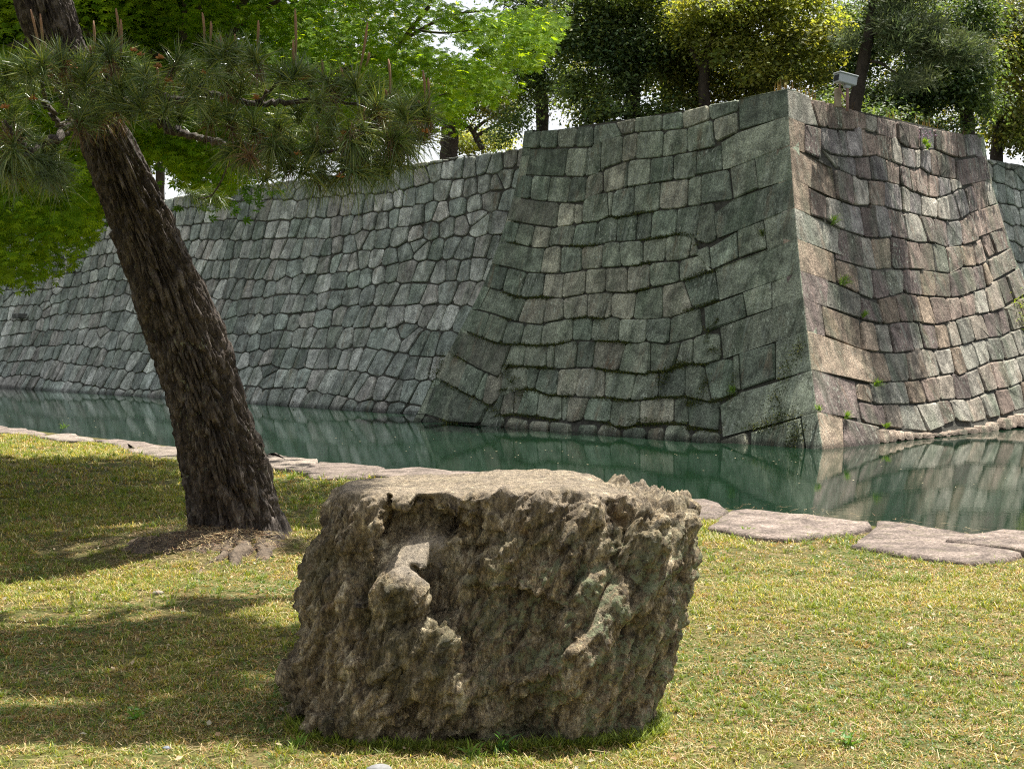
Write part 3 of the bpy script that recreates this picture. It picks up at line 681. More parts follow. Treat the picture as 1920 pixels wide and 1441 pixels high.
ROOT = np.array([-2.05, 9.75])                       # foot of the leaning pine
def ground_h(x, y):
    x = np.asarray(x, float); y = np.asarray(y, float); P3 = np.stack([x, y, 0*x], -1)
    h = 0.035*fbm(P3*0.7, 3, 5) + 0.012*fbm(P3*4.0, 3, 6)
    d2 = ((x-ROOT[0]+0.05)/0.75)**2 + ((y-ROOT[1]+0.25)/0.9)**2
    h = h + 0.08*np.exp(-d2*1.3)
    k = (x-CORNER[0])*uR[0] + (y-CORNER[1])*uR[1]     # flatten towards the kerb
    f = np.clip((-13.2-k)/1.5, 0, 1); return h*f - 0.02*(1-f)
m, nt, N, L, P, O = new_mat('lawn_soil'); pos = position(nt)
n1 = noise(nt, 1.4, 5, 0.6, pos); n2 = noise(nt, 45, 4, 0.75, pos); n3 = noise(nt, 7, 4, 0.6, pos)
c = ramp(nt, n3, [(0.3, (0.055, 0.058, 0.018)), (0.5, (0.11, 0.095, 0.036)), (0.7, (0.17, 0.135, 0.06))])
c = mix(nt, 1.0, c, ramp(nt, n2, [(0.3, 0.4), (0.5, 1.0), (0.7, 1.8)]), 'MULTIPLY')
c = mix(nt, ramp(nt, n1, [(0.45, 0.0), (0.65, 0.8)]), c, mix(nt, 1.0, (0.11, 0.125, 0.035), ramp(nt, n2, [(0.3, 0.5), (0.7, 1.5)]), 'MULTIPLY'))
L.new(c, P.inputs['Base Color']); P.inputs['Roughness'].default_value = 0.95; P.inputs['Specular IOR Level'].default_value = 0.1
L.new(bump(nt, n2, 1.0, 0.02), P.inputs['Normal']); M_LAWN = m
# fine sheet near the viewer inside a coarse one reaching far back
sv = np.concatenate([np.linspace(-60, -14, 24), np.linspace(-13.6, 14, 260), np.linspace(15, 100, 40)])
kv = np.concatenate([np.linspace(-120, -30, 14), np.linspace(-29.8, -12.85, 230)])
SS, KK = np.meshgrid(sv, kv, indexing='ij'); X = CORNER[0] + SS*uL[0] + KK*uR[0]; Y = CORNER[1] + SS*uL[1] + KK*uR[1]
Z = ground_h(X, Y); V = np.stack([X, Y, Z], -1).reshape(-1, 3); a, bb = SS.shape
i, j = np.meshgrid(np.arange(a-1), np.arange(bb-1), indexing='ij'); i = i.ravel(); j = j.ravel()
F = np.stack([i*bb+j, i*bb+j+1, (i+1)*bb+j+1, (i+1)*bb+j], 1)
add('lawn_ground', V, [F], M_LAWN, None, kind='structure')
# masonry revetment under the kerb, mostly below the line of sight
rv = Soup(); s = -16.0
while s < 40:
    w = random.uniform(0.5, 0.9)
    for zlo, zhi in ((-1.1, -0.52), (-0.51, -0.06)):
        P8 = np.array([w2(s+0.01, -12.98, zlo), w2(s+w-0.01, -12.98, zlo), w2(s+w-0.01, -12.98, zhi), w2(s+0.01, -12.98, zhi),
                       w2(s+0.03, -12.72, zlo), w2(s+w-0.03, -12.72, zlo), w2(s+w-0.03, -12.74, zhi-0.02), w2(s+0.03, -12.74, zhi-0.02)])
        rv.add(P8, [np.array([[4, 5, 6, 7], [0, 1, 5, 4], [3, 7, 6, 2], [0, 4, 7, 3], [1, 2, 6, 5]])], stone_col(COL_R, 0.3))
    s += w
rv.build('moat_bank', M_STONE, None, smooth=False, kind='structure')

# ------------------------------------------------------------------ kerb slabs along the bank
m, nt, N, L, P, O = new_mat('kerb_granite'); pos = position(nt); kn = noise(nt, 4.5, 7, 0.75, pos, 0.5); kf = noise(nt, 48, 5, 0.8, pos)
c = mix(nt, 1.0, attr(nt).outputs['Color'], ramp(nt, kn, [(0.36, 0.5), (0.5, 1.0), (0.62, 1.5)]), 'MULTIPLY'); c = mix(nt, 1.0, c, ramp(nt, kf, [(0.38, 0.55), (0.5, 1.0), (0.60, 1.7)]), 'MULTIPLY')
c = mix(nt, mth(nt, 'MULTIPLY', ramp(nt, noise(nt, 9, 5, 0.7, pos), [(0.54, 0.0), (0.62, 1.0)]), 0.5), c, (0.10, 0.095, 0.05))
L.new(c, P.inputs['Base Color']); P.inputs['Roughness'].default_value = 0.92; P.inputs['Specular IOR Level'].default_value = 0.2
b = bump(nt, kn, 0.9, 0.03); L.new(bump(nt, kf, 0.9, 0.010, b), P.inputs['Normal']); M_KERB = m
kerb = empty('stone_kerb', w2(-6, -13, 0), 'row of flat pinkish granite slabs edging the lawn along the moat', 'kerb')
def slab(poly, top=0.045, col=None):
    p = clean_poly(np.asarray(poly, float), 0.02)
    if poly_area(p) < 0: p = p[::-1]
    q = []                                             # subdivide the outline so that it can wander
    for i in range(len(p)):
        a, b = p[i], p[(i+1) % len(p)]; n = max(1, int(np.linalg.norm(b-a)/0.14))
        for t in range(n): q.append(a + (b-a)*t/n)
    q = np.array(q); q += 0.03*np.stack([fbm(np.c_[q*3, 0*q[:, :1]], 3, 1), fbm(np.c_[q*3, 0*q[:, :1]+5], 3, 2)], 1)*2
    k = len(q); cen = q.mean(0); rings = []
    for ins, z in ((0.0, -0.14), (0.0, top-0.022), (0.010, top-0.006), (0.09, top)):
        r = offset_poly(q, ins); zz = z + 0.026*fbm(np.c_[r*3.5, 0*r[:, :1]], 3, 8)*(1 if z > 0 else 0); rings.append(np.c_[r, zz])
    V = np.vstack(rings + [np.array([[cen[0], cen[1], top+0.004]])]); j = np.arange(k); jn = (j+1) % k
    Q = np.vstack([np.stack([r*k+j, r*k+jn, (r+1)*k+jn, (r+1)*k+j], 1) for r in range(3)]); T = np.stack([3*k+j, 3*k+jn, np.full(k, 4*k)], 1)
    c = 0.72*np.array(col or (0.25, 0.20, 0.17))*random.uniform(0.85, 1.12)
    return add('kerb_stone', V, [Q, T], M_KERB, kerb, np.tile((*c, 1), (len(V), 1)))
def gpoly(pts, z=0.045): return [onz(x, y, z)[:2] for x, y in pts]
z3 = lambda pts: [(1280+x/3, 900+y/3) for x, y in pts]; z6 = lambda pts: [(x/2.909, 740+y/2.909) for x, y in pts]
slab(gpoly(z3([(940,340),(1040,270),(1100,210),(1150,203),(1220,212),(1500,255),(1700,290),(1840,320),(1915,355),(1905,395),(1790,430),(1600,437),(1400,415),(1200,390)])), 0.02)
slab(gpoly(z3([(140,240),(210,190),(270,148),(360,138),(700,172),(1055,214),(1058,238),(900,275),(640,302),(330,285)])), 0.02)
slab(gpoly(z3([(-90,92),(20,86),(120,92),(200,110),(260,147),(200,188),(60,192),(-70,185)])), 0.018)
slab(gpoly(z6([(1470,312),(1560,325),(1690,338),(1740,345),(1700,378),(1600,398),(1480,388),(1440,350)])), 0.04, (0.32, 0.265, 0.22))
slab(gpoly(z6([(1610,398),(1745,348),(1920,353),(2060,372),(2120,392),(1990,430),(1830,440),(1700,432)])), 0.018)
slab(gpoly(z6([(700,288),(790,268),(870,262),(1000,270),(1180,288),(1170,330),(1010,333),(880,332),(760,303)])), 0.018, (0.32, 0.265, 0.22))
slab(gpoly(z6([(520,230),(640,228),(760,243),(872,258),(860,268),(700,287),(620,255)])), 0.018)
slab(gpoly(z6([(210,212),(330,199),(400,203),(512,228),(490,242),(330,236)])), 0.018, (0.32, 0.265, 0.22))
slab(gpoly(z6([(-60,178),(60,168),(130,172),(255,200),(190,208),(60,200),(-60,196)])), 0.018)
slab(gpoly(z6([(-300,135),(-60,150),(45,160),(20,172),(-80,176),(-300,158)])), 0.018)
slab(gpoly(z6([(1185,290),(1300,298),(1465,312),(1435,350),(1330,345),(1180,332)])), 0.035)
for s0, s1 in ((-3.9, -2.75), (-5.0, -4.0), (-6.1, -5.1)):
    slab([w2(s0, -12.62, 0)[:2], w2(s1, -12.6, 0)[:2], w2(s1-0.05, -13.55, 0)[:2], w2(s0+0.05, -13.45, 0)[:2]], 0.035)
for s0 in np.arange(11.2, 30, 1.5): slab([w2(s0, -12.62, 0)[:2], w2(s0+1.42, -12.6, 0)[:2], w2(s0+1.4, -13.4, 0)[:2], w2(s0, -13.4, 0)[:2]], 0.03)
for s0 in np.arange(-16.2, -10.6, 1.35): slab([w2(s0, -12.62, 0)[:2], w2(s0+1.25, -12.6, 0)[:2], w2(s0+1.25, -13.5, 0)[:2], w2(s0, -13.6, 0)[:2]], 0.045)

# ------------------------------------------------------------------ the boulder
def boulder():
    zL = np.array([-0.25, -0.03, 0.06, 0.146, 0.257, 0.416, 0.565, 0.70, 0.863, 0.96]); xL = np.array([-0.70, -0.82, -0.905, -0.90, -0.85, -0.83, -0.822, -0.756, -0.713, -0.69])
    zR = np.array([-0.25, -0.05, 0.044, 0.174, 0.323, 0.444, 0.527, 0.657, 0.79, 0.88, 0.96]); xR = np.array([0.40, 0.50, 0.545, 0.645, 0.685, 0.68, 0.71, 0.735, 0.735, 0.69, 0.66])
    zF = np.array([-0.25, 0.0, 0.2, 0.5, 0.64, 0.76, 0.95]); yF = np.array([4.98, 4.84, 4.80, 4.82, 4.86, 4.95, 5.03]); yB = 5.86
    def body(p):
        x, y, z = p[:, 0], p[:, 1], p[:, 2]
        l = np.interp(z, zL, xL); r = np.interp(z, zR, xR); f = np.interp(z, zF, yF)
        f = f + 0.10*np.clip((x-0.42)/0.3, 0, 1)**1.5 + 0.05*np.clip((-x-0.45)/0.4, 0, 1)
        xc = (l+r)/2; hw = (r-l)/2; yc = (f+yB)/2; hd = (yB-f)/2; q = 3.4
        sec = (np.abs((x-xc)/hw)**q + np.abs((y-yc)/hd)**q)**(1/q) - 1; sec = sec*0.5
        zt = 0.905 + 0.018*np.sin(4*x+1) + 0.02*np.sin(3*y) - 0.06*np.clip((x-0.25)/0.4, 0, 1) + 0.02*np.clip((-x-0.2)/0.4, 0, 1) + 0.03*(y-5.35)
        t = (z - zt); b = -(z + 0.2)
        k = 0.03; m = np.maximum(sec, t) + 0.25*k*np.clip(1-np.abs(sec-t)/k, 0, 1)**2
        m = np.maximum(m, b)
        for n_, o_ in (((-0.45, -0.86, 0.22), (-0.56, 4.965, 0.5)), ((-0.12, -0.97, 0.20), (-0.25, 4.862, 0.35)), ((0.10, -0.95, 0.30), (0.10, 4.872, 0.55)), ((0.38, -0.91, 0.12), (0.34, 4.885, 0.45)), ((0.80, -0.60, 0.02), (0.62, 5.06, 0.5)),
                       ((0.15, -0.70, 0.70), (0.25, 4.985, 0.845)), ((-0.45, -0.42, 0.78), (-0.60, 5.06, 0.835)), ((0.05, -0.96, -0.28), (0.05, 4.85, 0.22)), ((0.62, -0.72, -0.32), (0.50, 4.99, 0.22)), ((-0.62, -0.75, 0.22), (-0.74, 5.06, 0.30)), ((0.93, 0.05, -0.36), (0.71, 5.3, 0.35)), ((0.55, -0.30, 0.78), (0.62, 5.1, 0.835))):
            n_ = np.array(n_); n_ = n_/np.linalg.norm(n_); m = np.maximum(m, (p-np.array(o_)) @ n_)
        # cuts: (list of half spaces n.p<d kept inside the cut)
        def wedge(m, planes, k=0.012):
            w = np.full(len(p), -9.)
            for n, o in planes: n = np.array(n, float); n /= np.linalg.norm(n); w = np.maximum(w, (p-np.array(o)) @ n)
            return np.maximum(m, -w)
        # seat: ledge sloping down towards the viewer under an overhanging block, open to the right
        m = wedge(m, [((0.10, 0.60, -0.80), (-0.36, 5.00, 0.655)), ((-1, 0.10, 0.25), (-0.515, 5.0, 0.72)), ((1, 0.25, -0.30), (-0.185, 4.96, 0.64)), ((0.35, -0.30, 1), (-0.42, 5.05, 0.845)), ((0, 1, 0.2), (-0.35, 5.17, 0.75))])
        # cleft rising from the seat to the top edge
        m = wedge(m, [((-1, 0.0, 0.30), (-0.385, 5.0, 0.80)), ((1, 0.45, -0.30), (-0.215, 5.0, 0.85)), ((0, 1, 0.35), (-0.3, 5.15, 0.8)), ((0.10, 0.60, -0.80), (-0.36, 5.00, 0.655))])
        # broad hollow right of the cleft
        m = wedge(m, [((0.8, 0.9, -0.15), (-0.10, 4.99, 0.75)), ((-1, 0.2, 0), (-0.32, 5.0, 0.8)), ((0, 1, 0.35), (-0.2, 5.045, 0.75)), ((-0.3, 0.3, -1), (-0.2, 4.95, 0.56))])
        # trough below the seat, running down to the left
        m = wedge(m, [((0.30, 0.72, -0.75), (-0.33, 4.93, 0.47)), ((-1, 0.0, -0.35), (-0.47, 4.9, 0.50)), ((0.8, 0.3, -0.6), (-0.17, 4.9, 0.56)), ((0.3, -0.5, 1), (-0.36, 4.92, 0.575)), ((0, 1, 0.1), (-0.3, 4.925, 0.5))])
        # steps and broken planes
        m = wedge(m, [((0.2, 0.8, -0.5), (-0.62, 5.0, 0.74)), ((1, 0.2, -0.4), (-0.52, 5.0, 0.8))])
        m = wedge(m, [((-0.5, 0.8, 0.1), (0.52, 4.99, 0.4)), ((0, 0, 1), (0.5, 5, 0.80)), ((0.2, 0.4, -1), (0.5, 5.0, 0.12))])
        m = wedge(m, [((0.3, 0.9, -0.35), (0.05, 4.865, 0.33)), ((-0.8, 0.1, -0.5), (-0.22, 4.9, 0.36)), ((1, 0, -0.25), (0.2, 4.9, 0.4)), ((0.3, 0, 1), (0.0, 4.9, 0.52))])
        return m
    # relief: fractured facets foliated along a steep grain
    g1 = np.array([0.50, 0.30, 0.81]); g1 /= np.linalg.norm(g1)
    def stretch(P, f): a = P @ g1; return P + np.outer(a, g1)*(f-1)
    def calm(P):
        top = np.clip((P[:, 2]-0.855)/0.03, 0, 1)*np.clip((P[:, 1]-4.98)/0.12, 0, 1); seat = np.exp(-(((P[:, 0]+0.36)/0.14)**4 + ((P[:, 2]-0.68)/0.10)**4))
        return (1-0.86*top)*(1-0.9*seat), top
    def relief(P, scales):
        D = np.zeros(len(P))
        for sc, am, st, sdv, a_, sg in scales:
            Q = stretch(P, st)*sc + 0.15*np.stack([fbm(P*sc*0.5+9, 1, 21), fbm(P*sc*0.5+19, 1, 22), fbm(P*sc*0.5+29, 1, 23)], 1)
            f_ = facets(Q, sdv*31, a_, 1.15, sg); D += am*(f_ - f_.mean())
        return D
    H = 0.0165; x0, y0, z0 = -1.02, 4.66, -0.26
    gx = np.arange(x0, 0.90, H); gy = np.arange(y0, 5.98, H); gz = np.arange(z0, 1.02, H)
    X3, Y3, Z3 = np.meshgrid(gx, gy, gz, indexing='ij'); Pg = np.stack([X3.ravel(), Y3.ravel(), Z3.ravel()], 1)
    k_, top = calm(Pg); k_ = k_*(1-0.7*np.clip((np.abs(Pg[:, 0]+0.08)-0.42)/0.25, 0, 1))
    Fv = body(Pg) - (relief(Pg, ((2.6, 0.045, 0.8, 1, 0.9, 1), (5.5, 0.050, 0.5, 2, 0.7, 1))) - 0.0)*k_ + 0.006
    Fv = Fv.reshape(X3.shape)
    for ax in range(3):                                # halve the spacing by linear interpolation
        a_ = np.moveaxis(Fv, ax, 0); n_ = np.empty((2*len(a_)-1,)+a_.shape[1:]); n_[::2] = a_; n_[1::2] = (a_[1:]+a_[:-1])/2; Fv = np.moveaxis(n_, 0, ax)
    h = H/2; shp = Fv.shape
    # surface nets
    ins = Fv < 0; nx, ny, nz = shp
    cs = np.zeros((nx-1, ny-1, nz-1), int); acc = np.zeros((nx-1, ny-1, nz-1, 3)); cnt = np.zeros((nx-1, ny-1, nz-1))
    cor = [(a, b, c) for a in (0, 1) for b in (0, 1) for c in (0, 1)]
    def sub(A, o): return A[o[0]:o[0]+nx-1, o[1]:o[1]+ny-1, o[2]:o[2]+nz-1]
    for o in cor: cs += sub(ins, o)
    act = np.argwhere((cs > 0) & (cs < 8)); ai = tuple(act.T); m_ = len(act); acc = np.zeros((m_, 3)); cnt = np.zeros(m_)
    def val(o): return Fv[act[:, 0]+o[0], act[:, 1]+o[1], act[:, 2]+o[2]]
    for a in cor:
        for ax in range(3):
            if a[ax]: continue
            b = list(a); b[ax] = 1; va, vb = val(a), val(b); k = (va < 0) != (vb < 0); t = np.where(k, va/(va-vb+1e-12), 0)
            q = np.tile(np.array(a, float), (m_, 1)); q[:, ax] = t; acc[k] += q[k]; cnt += k
    Vv = (act + acc/cnt[:, None])*h + np.array([x0, y0, z0]); idx = -np.ones((nx-1, ny-1, nz-1), int); idx[ai] = np.arange(m_); quads = []
    for ax in range(3):
        b_, c_ = [(1, 2), (2, 0), (0, 1)][ax]
        sl0 = [slice(None)]*3; sl1 = [slice(None)]*3; sl0[ax] = slice(0, -1); sl1[ax] = slice(1, None)
        A0, A1 = ins[tuple(sl0)], ins[tuple(sl1)]; e = np.argwhere(A0 != A1); e = e[(e[:, b_] > 0) & (e[:, c_] > 0) & (e[:, b_] < shp[b_]-1) & (e[:, c_] < shp[c_]-1)]
        ori = A0[tuple(e.T)]; ob = np.zeros(3, int); ob[b_] = 1; oc = np.zeros(3, int); oc[c_] = 1
        q = np.stack([idx[tuple((e-ob-oc).T)], idx[tuple((e-oc).T)], idx[tuple(e.T)], idx[tuple((e-ob).T)]], 1); q[~ori] = q[~ori][:, ::-1]; quads.append(q)
    F = np.vstack(quads); F = F[(F >= 0).all(1)]
    gr_ = np.gradient(Fv); Nn = np.stack([g_[ai] + g_[tuple((act+1).T)] for g_ in gr_], 1); Nn /= np.linalg.norm(Nn, axis=1)[:, None]+1e-9
    k_, top = calm(Vv)
    D = relief(Vv, ((9.5, 0.054, 0.38, 3, 0.6, 1), (19.0, 0.042, 0.33, 4, 0.6, 1), (38.0, 0.030, 0.33, 5, 0.6, 1), (75.0, 0.016, 0.45, 6, 0.6, 1)))
    D += 0.030*(1-2.6*np.abs(fbm(stretch(Vv, 0.16)*9, 3, 44))-0.5) + 0.012*(1-2.6*np.abs(fbm(stretch(Vv, 0.16)*27, 2, 47))-0.5); D = D - D.mean() - 0.004; D = np.clip(D, -0.09, 0.055)
    Vv = Vv + Nn*(D*k_ + top*0.006*fbm(np.stack([Vv[:, 0]*5, Vv[:, 1]*24, Vv[:, 2]*10], 1), 3, 60))[:, None]
    return Vv, F, None
m, nt, N, L, P, O = new_mat('weathered_schist'); pos = position(nt); gr = position(nt, (1, 1, 0.32), (0.0, 0.5, 0.0))
big = noise(nt, 3.2, 6, 0.65, pos, 0.5); fin = noise(nt, 44, 8, 0.85, position(nt, (1, 1, 0.55), (0.0, 0.5, 0.0))); mid = noise(nt, 11, 8, 0.8, gr, 0.8)
c = ramp(nt, mid, [(0.38, (0.055, 0.038, 0.022)), (0.46, (0.165, 0.120, 0.066)), (0.54, (0.33, 0.25, 0.145)), (0.63, (0.68, 0.57, 0.38))])
c = mix(nt, 1.0, c, ramp(nt, fin, [(0.38, 0.30), (0.5, 1.0), (0.60, 2.1)]), 'MULTIPLY')
fl = noise(nt, 62, 4, 0.75, position(nt, (1, 1, 0.5), (0.3, 0.5, 0.0))); c = mix(nt, mth(nt, 'MULTIPLY', ramp(nt, fl, [(0.54, 0.0), (0.60, 1.0)]), 0.55), c, (0.46, 0.40, 0.27))
c = mix(nt, mth(nt, 'MULTIPLY', ramp(nt, big, [(0.5, 0.0), (0.62, 1.0)]), 0.45), c, mix(nt, 1.0, (0.115, 0.11, 0.045), ramp(nt, fin, [(0.36, 0.4), (0.62, 1.7)]), 'MULTIPLY'))
ora = noise(nt, 6.5, 4, 0.6, position(nt, (1, 1, 1), (1, 2, 3))); c = mix(nt, mth(nt, 'MULTIPLY', ramp(nt, ora, [(0.62, 0.0), (0.74, 1.0)]), 0.5), c, (0.33, 0.17, 0.05))
sx = N.new('ShaderNodeSeparateXYZ'); L.new(position(nt), sx.inputs[0])
rgt = N.new('ShaderNodeMapRange'); L.new(sx.outputs[0], rgt.inputs[0]); rgt.inputs[1].default_value = -0.35; rgt.inputs[2].default_value = 0.15
low = N.new('ShaderNodeMapRange'); L.new(sx.outputs[2], low.inputs[0]); low.inputs[1].default_value = 0.8; low.inputs[2].default_value = 0.6
lic = noise(nt, 8.5, 6, 0.72, pos, 0.8); lic2 = noise(nt, 38, 3, 0.6, pos)
lf = mth(nt, 'MULTIPLY', mth(nt, 'MULTIPLY', ramp(nt, lic, [(0.50, 0.0), (0.53, 1.0)]), ramp(nt, lic2, [(0.40, 0.0), (0.50, 1.0)])), mth(nt, 'MULTIPLY', rgt.outputs[0], low.outputs[0]))
c = mix(nt, mth(nt, 'MULTIPLY', lf, 0.85), c, (0.30, 0.33, 0.18))
gn = N.new('ShaderNodeNewGeometry'); sn = N.new('ShaderNodeSeparateXYZ'); L.new(gn.outputs['Normal'], sn.inputs[0])
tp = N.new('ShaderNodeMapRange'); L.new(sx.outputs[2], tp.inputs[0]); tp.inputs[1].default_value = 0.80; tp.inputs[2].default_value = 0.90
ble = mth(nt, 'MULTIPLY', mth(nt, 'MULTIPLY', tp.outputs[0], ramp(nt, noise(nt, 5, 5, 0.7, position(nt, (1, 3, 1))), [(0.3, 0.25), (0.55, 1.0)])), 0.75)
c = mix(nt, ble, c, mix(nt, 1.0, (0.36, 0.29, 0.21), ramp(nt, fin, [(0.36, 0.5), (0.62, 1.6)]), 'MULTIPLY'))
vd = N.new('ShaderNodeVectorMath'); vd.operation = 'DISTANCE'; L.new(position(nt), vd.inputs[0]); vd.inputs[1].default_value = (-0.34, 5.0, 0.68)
pf = mth(nt, 'ADD', vd.outputs['Value'], mth(nt, 'MULTIPLY', mid, 0.16)); c = mix(nt, mth(nt, 'MULTIPLY', ramp(nt, pf, [(0.17, 1.0), (0.235, 0.0)]), 0.75), c, mix(nt, 1.0, (0.52, 0.44, 0.34), ramp(nt, fin, [(0.38, 0.5), (0.60, 1.4)]), 'MULTIPLY'))   # pale ledge facet, lightened here in place of its sunlit highlight
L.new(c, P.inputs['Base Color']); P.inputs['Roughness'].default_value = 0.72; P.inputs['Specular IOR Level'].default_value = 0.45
b = bump(nt, mid, 0.8, 0.035); b = bump(nt, fin, 1.0, 0.026, b); b = bump(nt, noise(nt, 110, 4, 0.8, gr), 0.8, 0.006, b); L.new(b, P.inputs['Normal'])
M_ROCK = m
BP, BF, _ = boulder()
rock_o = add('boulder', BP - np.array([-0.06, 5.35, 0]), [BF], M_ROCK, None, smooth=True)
rock_o.location = (-0.06, 5.35, 0)
tag(rock_o, 'big rugged brown boulder with a flat worn top, standing in the middle of the lawn', 'boulder')

# ------------------------------------------------------------------ leaning pine
pine = empty('pine_tree', (ROOT[0], ROOT[1], 0), 'dark leaning pine with furrowed bark and long needles hanging over the lawn', 'tree')
tp_px = [(452,1040,9.72,112),(450,1008,9.75,101),(444,985,9.74,90),(424,880,9.62,81),(386,750,9.45,71),(352,640,9.3,72),(290,480,9.05,60),(247,380,8.9,56),(210,290,8.75,50),(184,230,8.65,45),(146,150,8.55,46),(108,80,8.5,49),(80,0,8.4,52),(50,-90,8.3,47),(20,-220,8.2,42),(10,-420,8.1,34),(30,-700,8.1,22),(60,-900,8.1,8)]
ctl = np.array([[*at(x, y, Y), r*Y/F_PX*0.88] for x, y, Y, r in tp_px])
nU, nA = 620, 240; S4 = spline(ctl, nU); path = S4[:, :3]; rad = S4[:, 3]
T = np.gradient(path, axis=0); T /= np.linalg.norm(T, axis=1)[:, None]; a = np.cross(T[0], [0, 1, 0]); a /= np.linalg.norm(a)
arc = np.concatenate([[0], np.cumsum(np.linalg.norm(np.diff(path, axis=0), axis=1))]); th = np.linspace(0, 2*math.pi, nA, endpoint=False)
A = np.zeros((nU, 3)); B = np.zeros((nU, 3))
for i in range(nU):
    a = a - T[i]*(a @ T[i]); a /= np.linalg.norm(a); A[i] = a; B[i] = np.cross(T[i], a)
RR, TT = np.meshgrid(arc, th, indexing='ij'); rr = rad[:, None]*np.ones_like(TT)
base = np.clip(1-RR/0.75, 0, 1)**2
rr = rr*(1 + 0.04*np.sin(2*TT+RR) + base*(0.13*np.sin(5*TT+0.6)+0.07*np.sin(3*TT+2)))
cx = np.cos(TT)*0.30; cy = np.sin(TT)*0.30
Q = np.stack([cx*18, cy*18, RR*3.6], -1).reshape(-1, 3); Q += 0.9*np.stack([fbm(Q*0.6, 3, 3), fbm(Q*0.6+7, 3, 4), 1.3*fbm(Q*0.6+13, 3, 5)], 1) + 0.3*np.stack([fbm(Q*2.5, 2, 13), fbm(Q*2.5+7, 2, 14), fbm(Q*2.5+13, 2, 15)], 1)
F1, F2, rid, vec = worley(Q, 77); e = np.clip((F2-F1)/0.32, 0, 1)
D = 0.036*(e**0.6) + 0.022*(rid[:, 0]-0.5)*e + 0.016*(vec*(rid-0.5)).sum(1) + 0.012*(1-np.abs(fbm(Q*np.array([1.6, 1.6, 0.35]), 3, 19))*2)
F1b, F2b, ridb, vb = worley(Q*2.7+3, 78); D += 0.010*np.clip((F2b-F1b)/0.3, 0, 1) + 0.008*(ridb[:, 1]-.5)
D += 0.006*fbm(Q*np.array([5, 5, 3.]), 3, 9)
fq = np.stack([cx*9, cy*9, RR*1.5], -1).reshape(-1, 3) + 0.25*np.stack([fbm(Q*0.5, 3, 31), fbm(Q*0.5+5, 3, 32), fbm(Q*0.5+9, 3, 33)], 1)
fis = np.minimum(np.abs(fbm(fq, 3, 51)), np.abs(fbm(fq*1.7+4, 3, 52))); fe = np.clip(fis/0.10, 0, 1)**0.7; D = 0.75*D + 0.055*fe - 0.028; e = e*0.5+0.5; e = np.minimum(e, fe)
rr = rr + (D.reshape(nU, nA) - 0.034)*np.clip(rr/0.2, 0.3, 1)
V = path[:, None] + np.cos(TT)[..., None]*rr[..., None]*A[:, None] + np.sin(TT)[..., None]*rr[..., None]*B[:, None]
i, j = np.meshgrid(np.arange(nU-1), np.arange(nA), indexing='ij'); i = i.ravel(); j = j.ravel(); jn = (j+1) % nA
F = np.stack([i*nA+j, i*nA+jn, (i+1)*nA+jn, (i+1)*nA+j], 1)
m, nt, N, L, P, O = new_mat('pine_bark'); pos = position(nt); ca_ = attr(nt)
bn = noise(nt, 16, 8, 0.8, position(nt, (1, 1, 0.4))); c = ramp(nt, bn, [(0.39, (0.018, 0.012, 0.009)), (0.5, (0.060, 0.045, 0.035)), (0.60, (0.17, 0.14, 0.118))])
c = mix(nt, ramp(nt, ca_.outputs['Fac'], [(0.0, 0.0), (0.35, 1.0)]), (0.014, 0.010, 0.008), c)
lic = noise(nt, 30, 4, 0.7, position(nt, (1, 1, 0.5))); lc2 = noise(nt, 2.2, 3, 0.6, pos)
c = mix(nt, mth(nt, 'MULTIPLY', mth(nt, 'MULTIPLY', ramp(nt, lic, [(0.60, 0.0), (0.66, 1.0)]), ramp(nt, lc2, [(0.45, 0.1), (0.6, 1.0)])), 0.8), c, (0.30, 0.32, 0.22))
L.new(c, P.inputs['Base Color']); P.inputs['Roughness'].default_value = 0.75; P.inputs['Specular IOR Level'].default_value = 0.4
L.new(bump(nt, bn, 1.0, 0.03), P.inputs['Normal']); M_BARK = m
ec = e.reshape(-1); add('trunk', V.reshape(-1, 3), [F], M_BARK, pine, np.stack([ec, ec, ec], 1))
M_ROOT = mat_simple('root_bark', (0.125, 0.095, 0.068), 0.9, 22, 0.7, 1.0, 0.02)
# surface roots creeping over the mound
for k, pts in enumerate([[(430,985,.0),(400,1015,.03),(350,1030,.02),(300,1050,-.01),(262,1068,-.06)], [(445,995,.05),(420,1030,.05),(370,1052,.02),(330,1075,-.05)],
                         [(480,990,.05),(485,1018,.04),(497,1035,.03),(488,1050,-.03)], [(500,985,.03),(530,992,.01),(560,1000,-.05)], [(455,1000,.06),(452,1030,.05),(430,1048,.03),(400,1066,-.03)]]):
    pth = []
    for x_, y_, dz in pts:
        g = onz(x_, y_, 0.06); pth.append([g[0], g[1], float(ground_h(g[0], g[1])) + dz])
    pth = spline(pth, 26); ra = np.linspace(0.075, 0.012, 26)*random.uniform(0.7, 1.2)*(1+0.35*np.sin(np.linspace(0, 9, 26)+k)); pth[:, 2] -= 0.055; pth[:, :2] += 0.03*np.stack([fbm(pth*6, 2, k), fbm(pth*6+4, 2, k)], 1)
    V, Fs = tube(pth, ra, 18, jit=0.35); V += 0.03*np.stack([fbm(V*9, 3, 1), fbm(V*9, 3, 2), fbm(V*9, 3, 3)], 1)
    add('root', V, Fs, M_ROOT, pine)

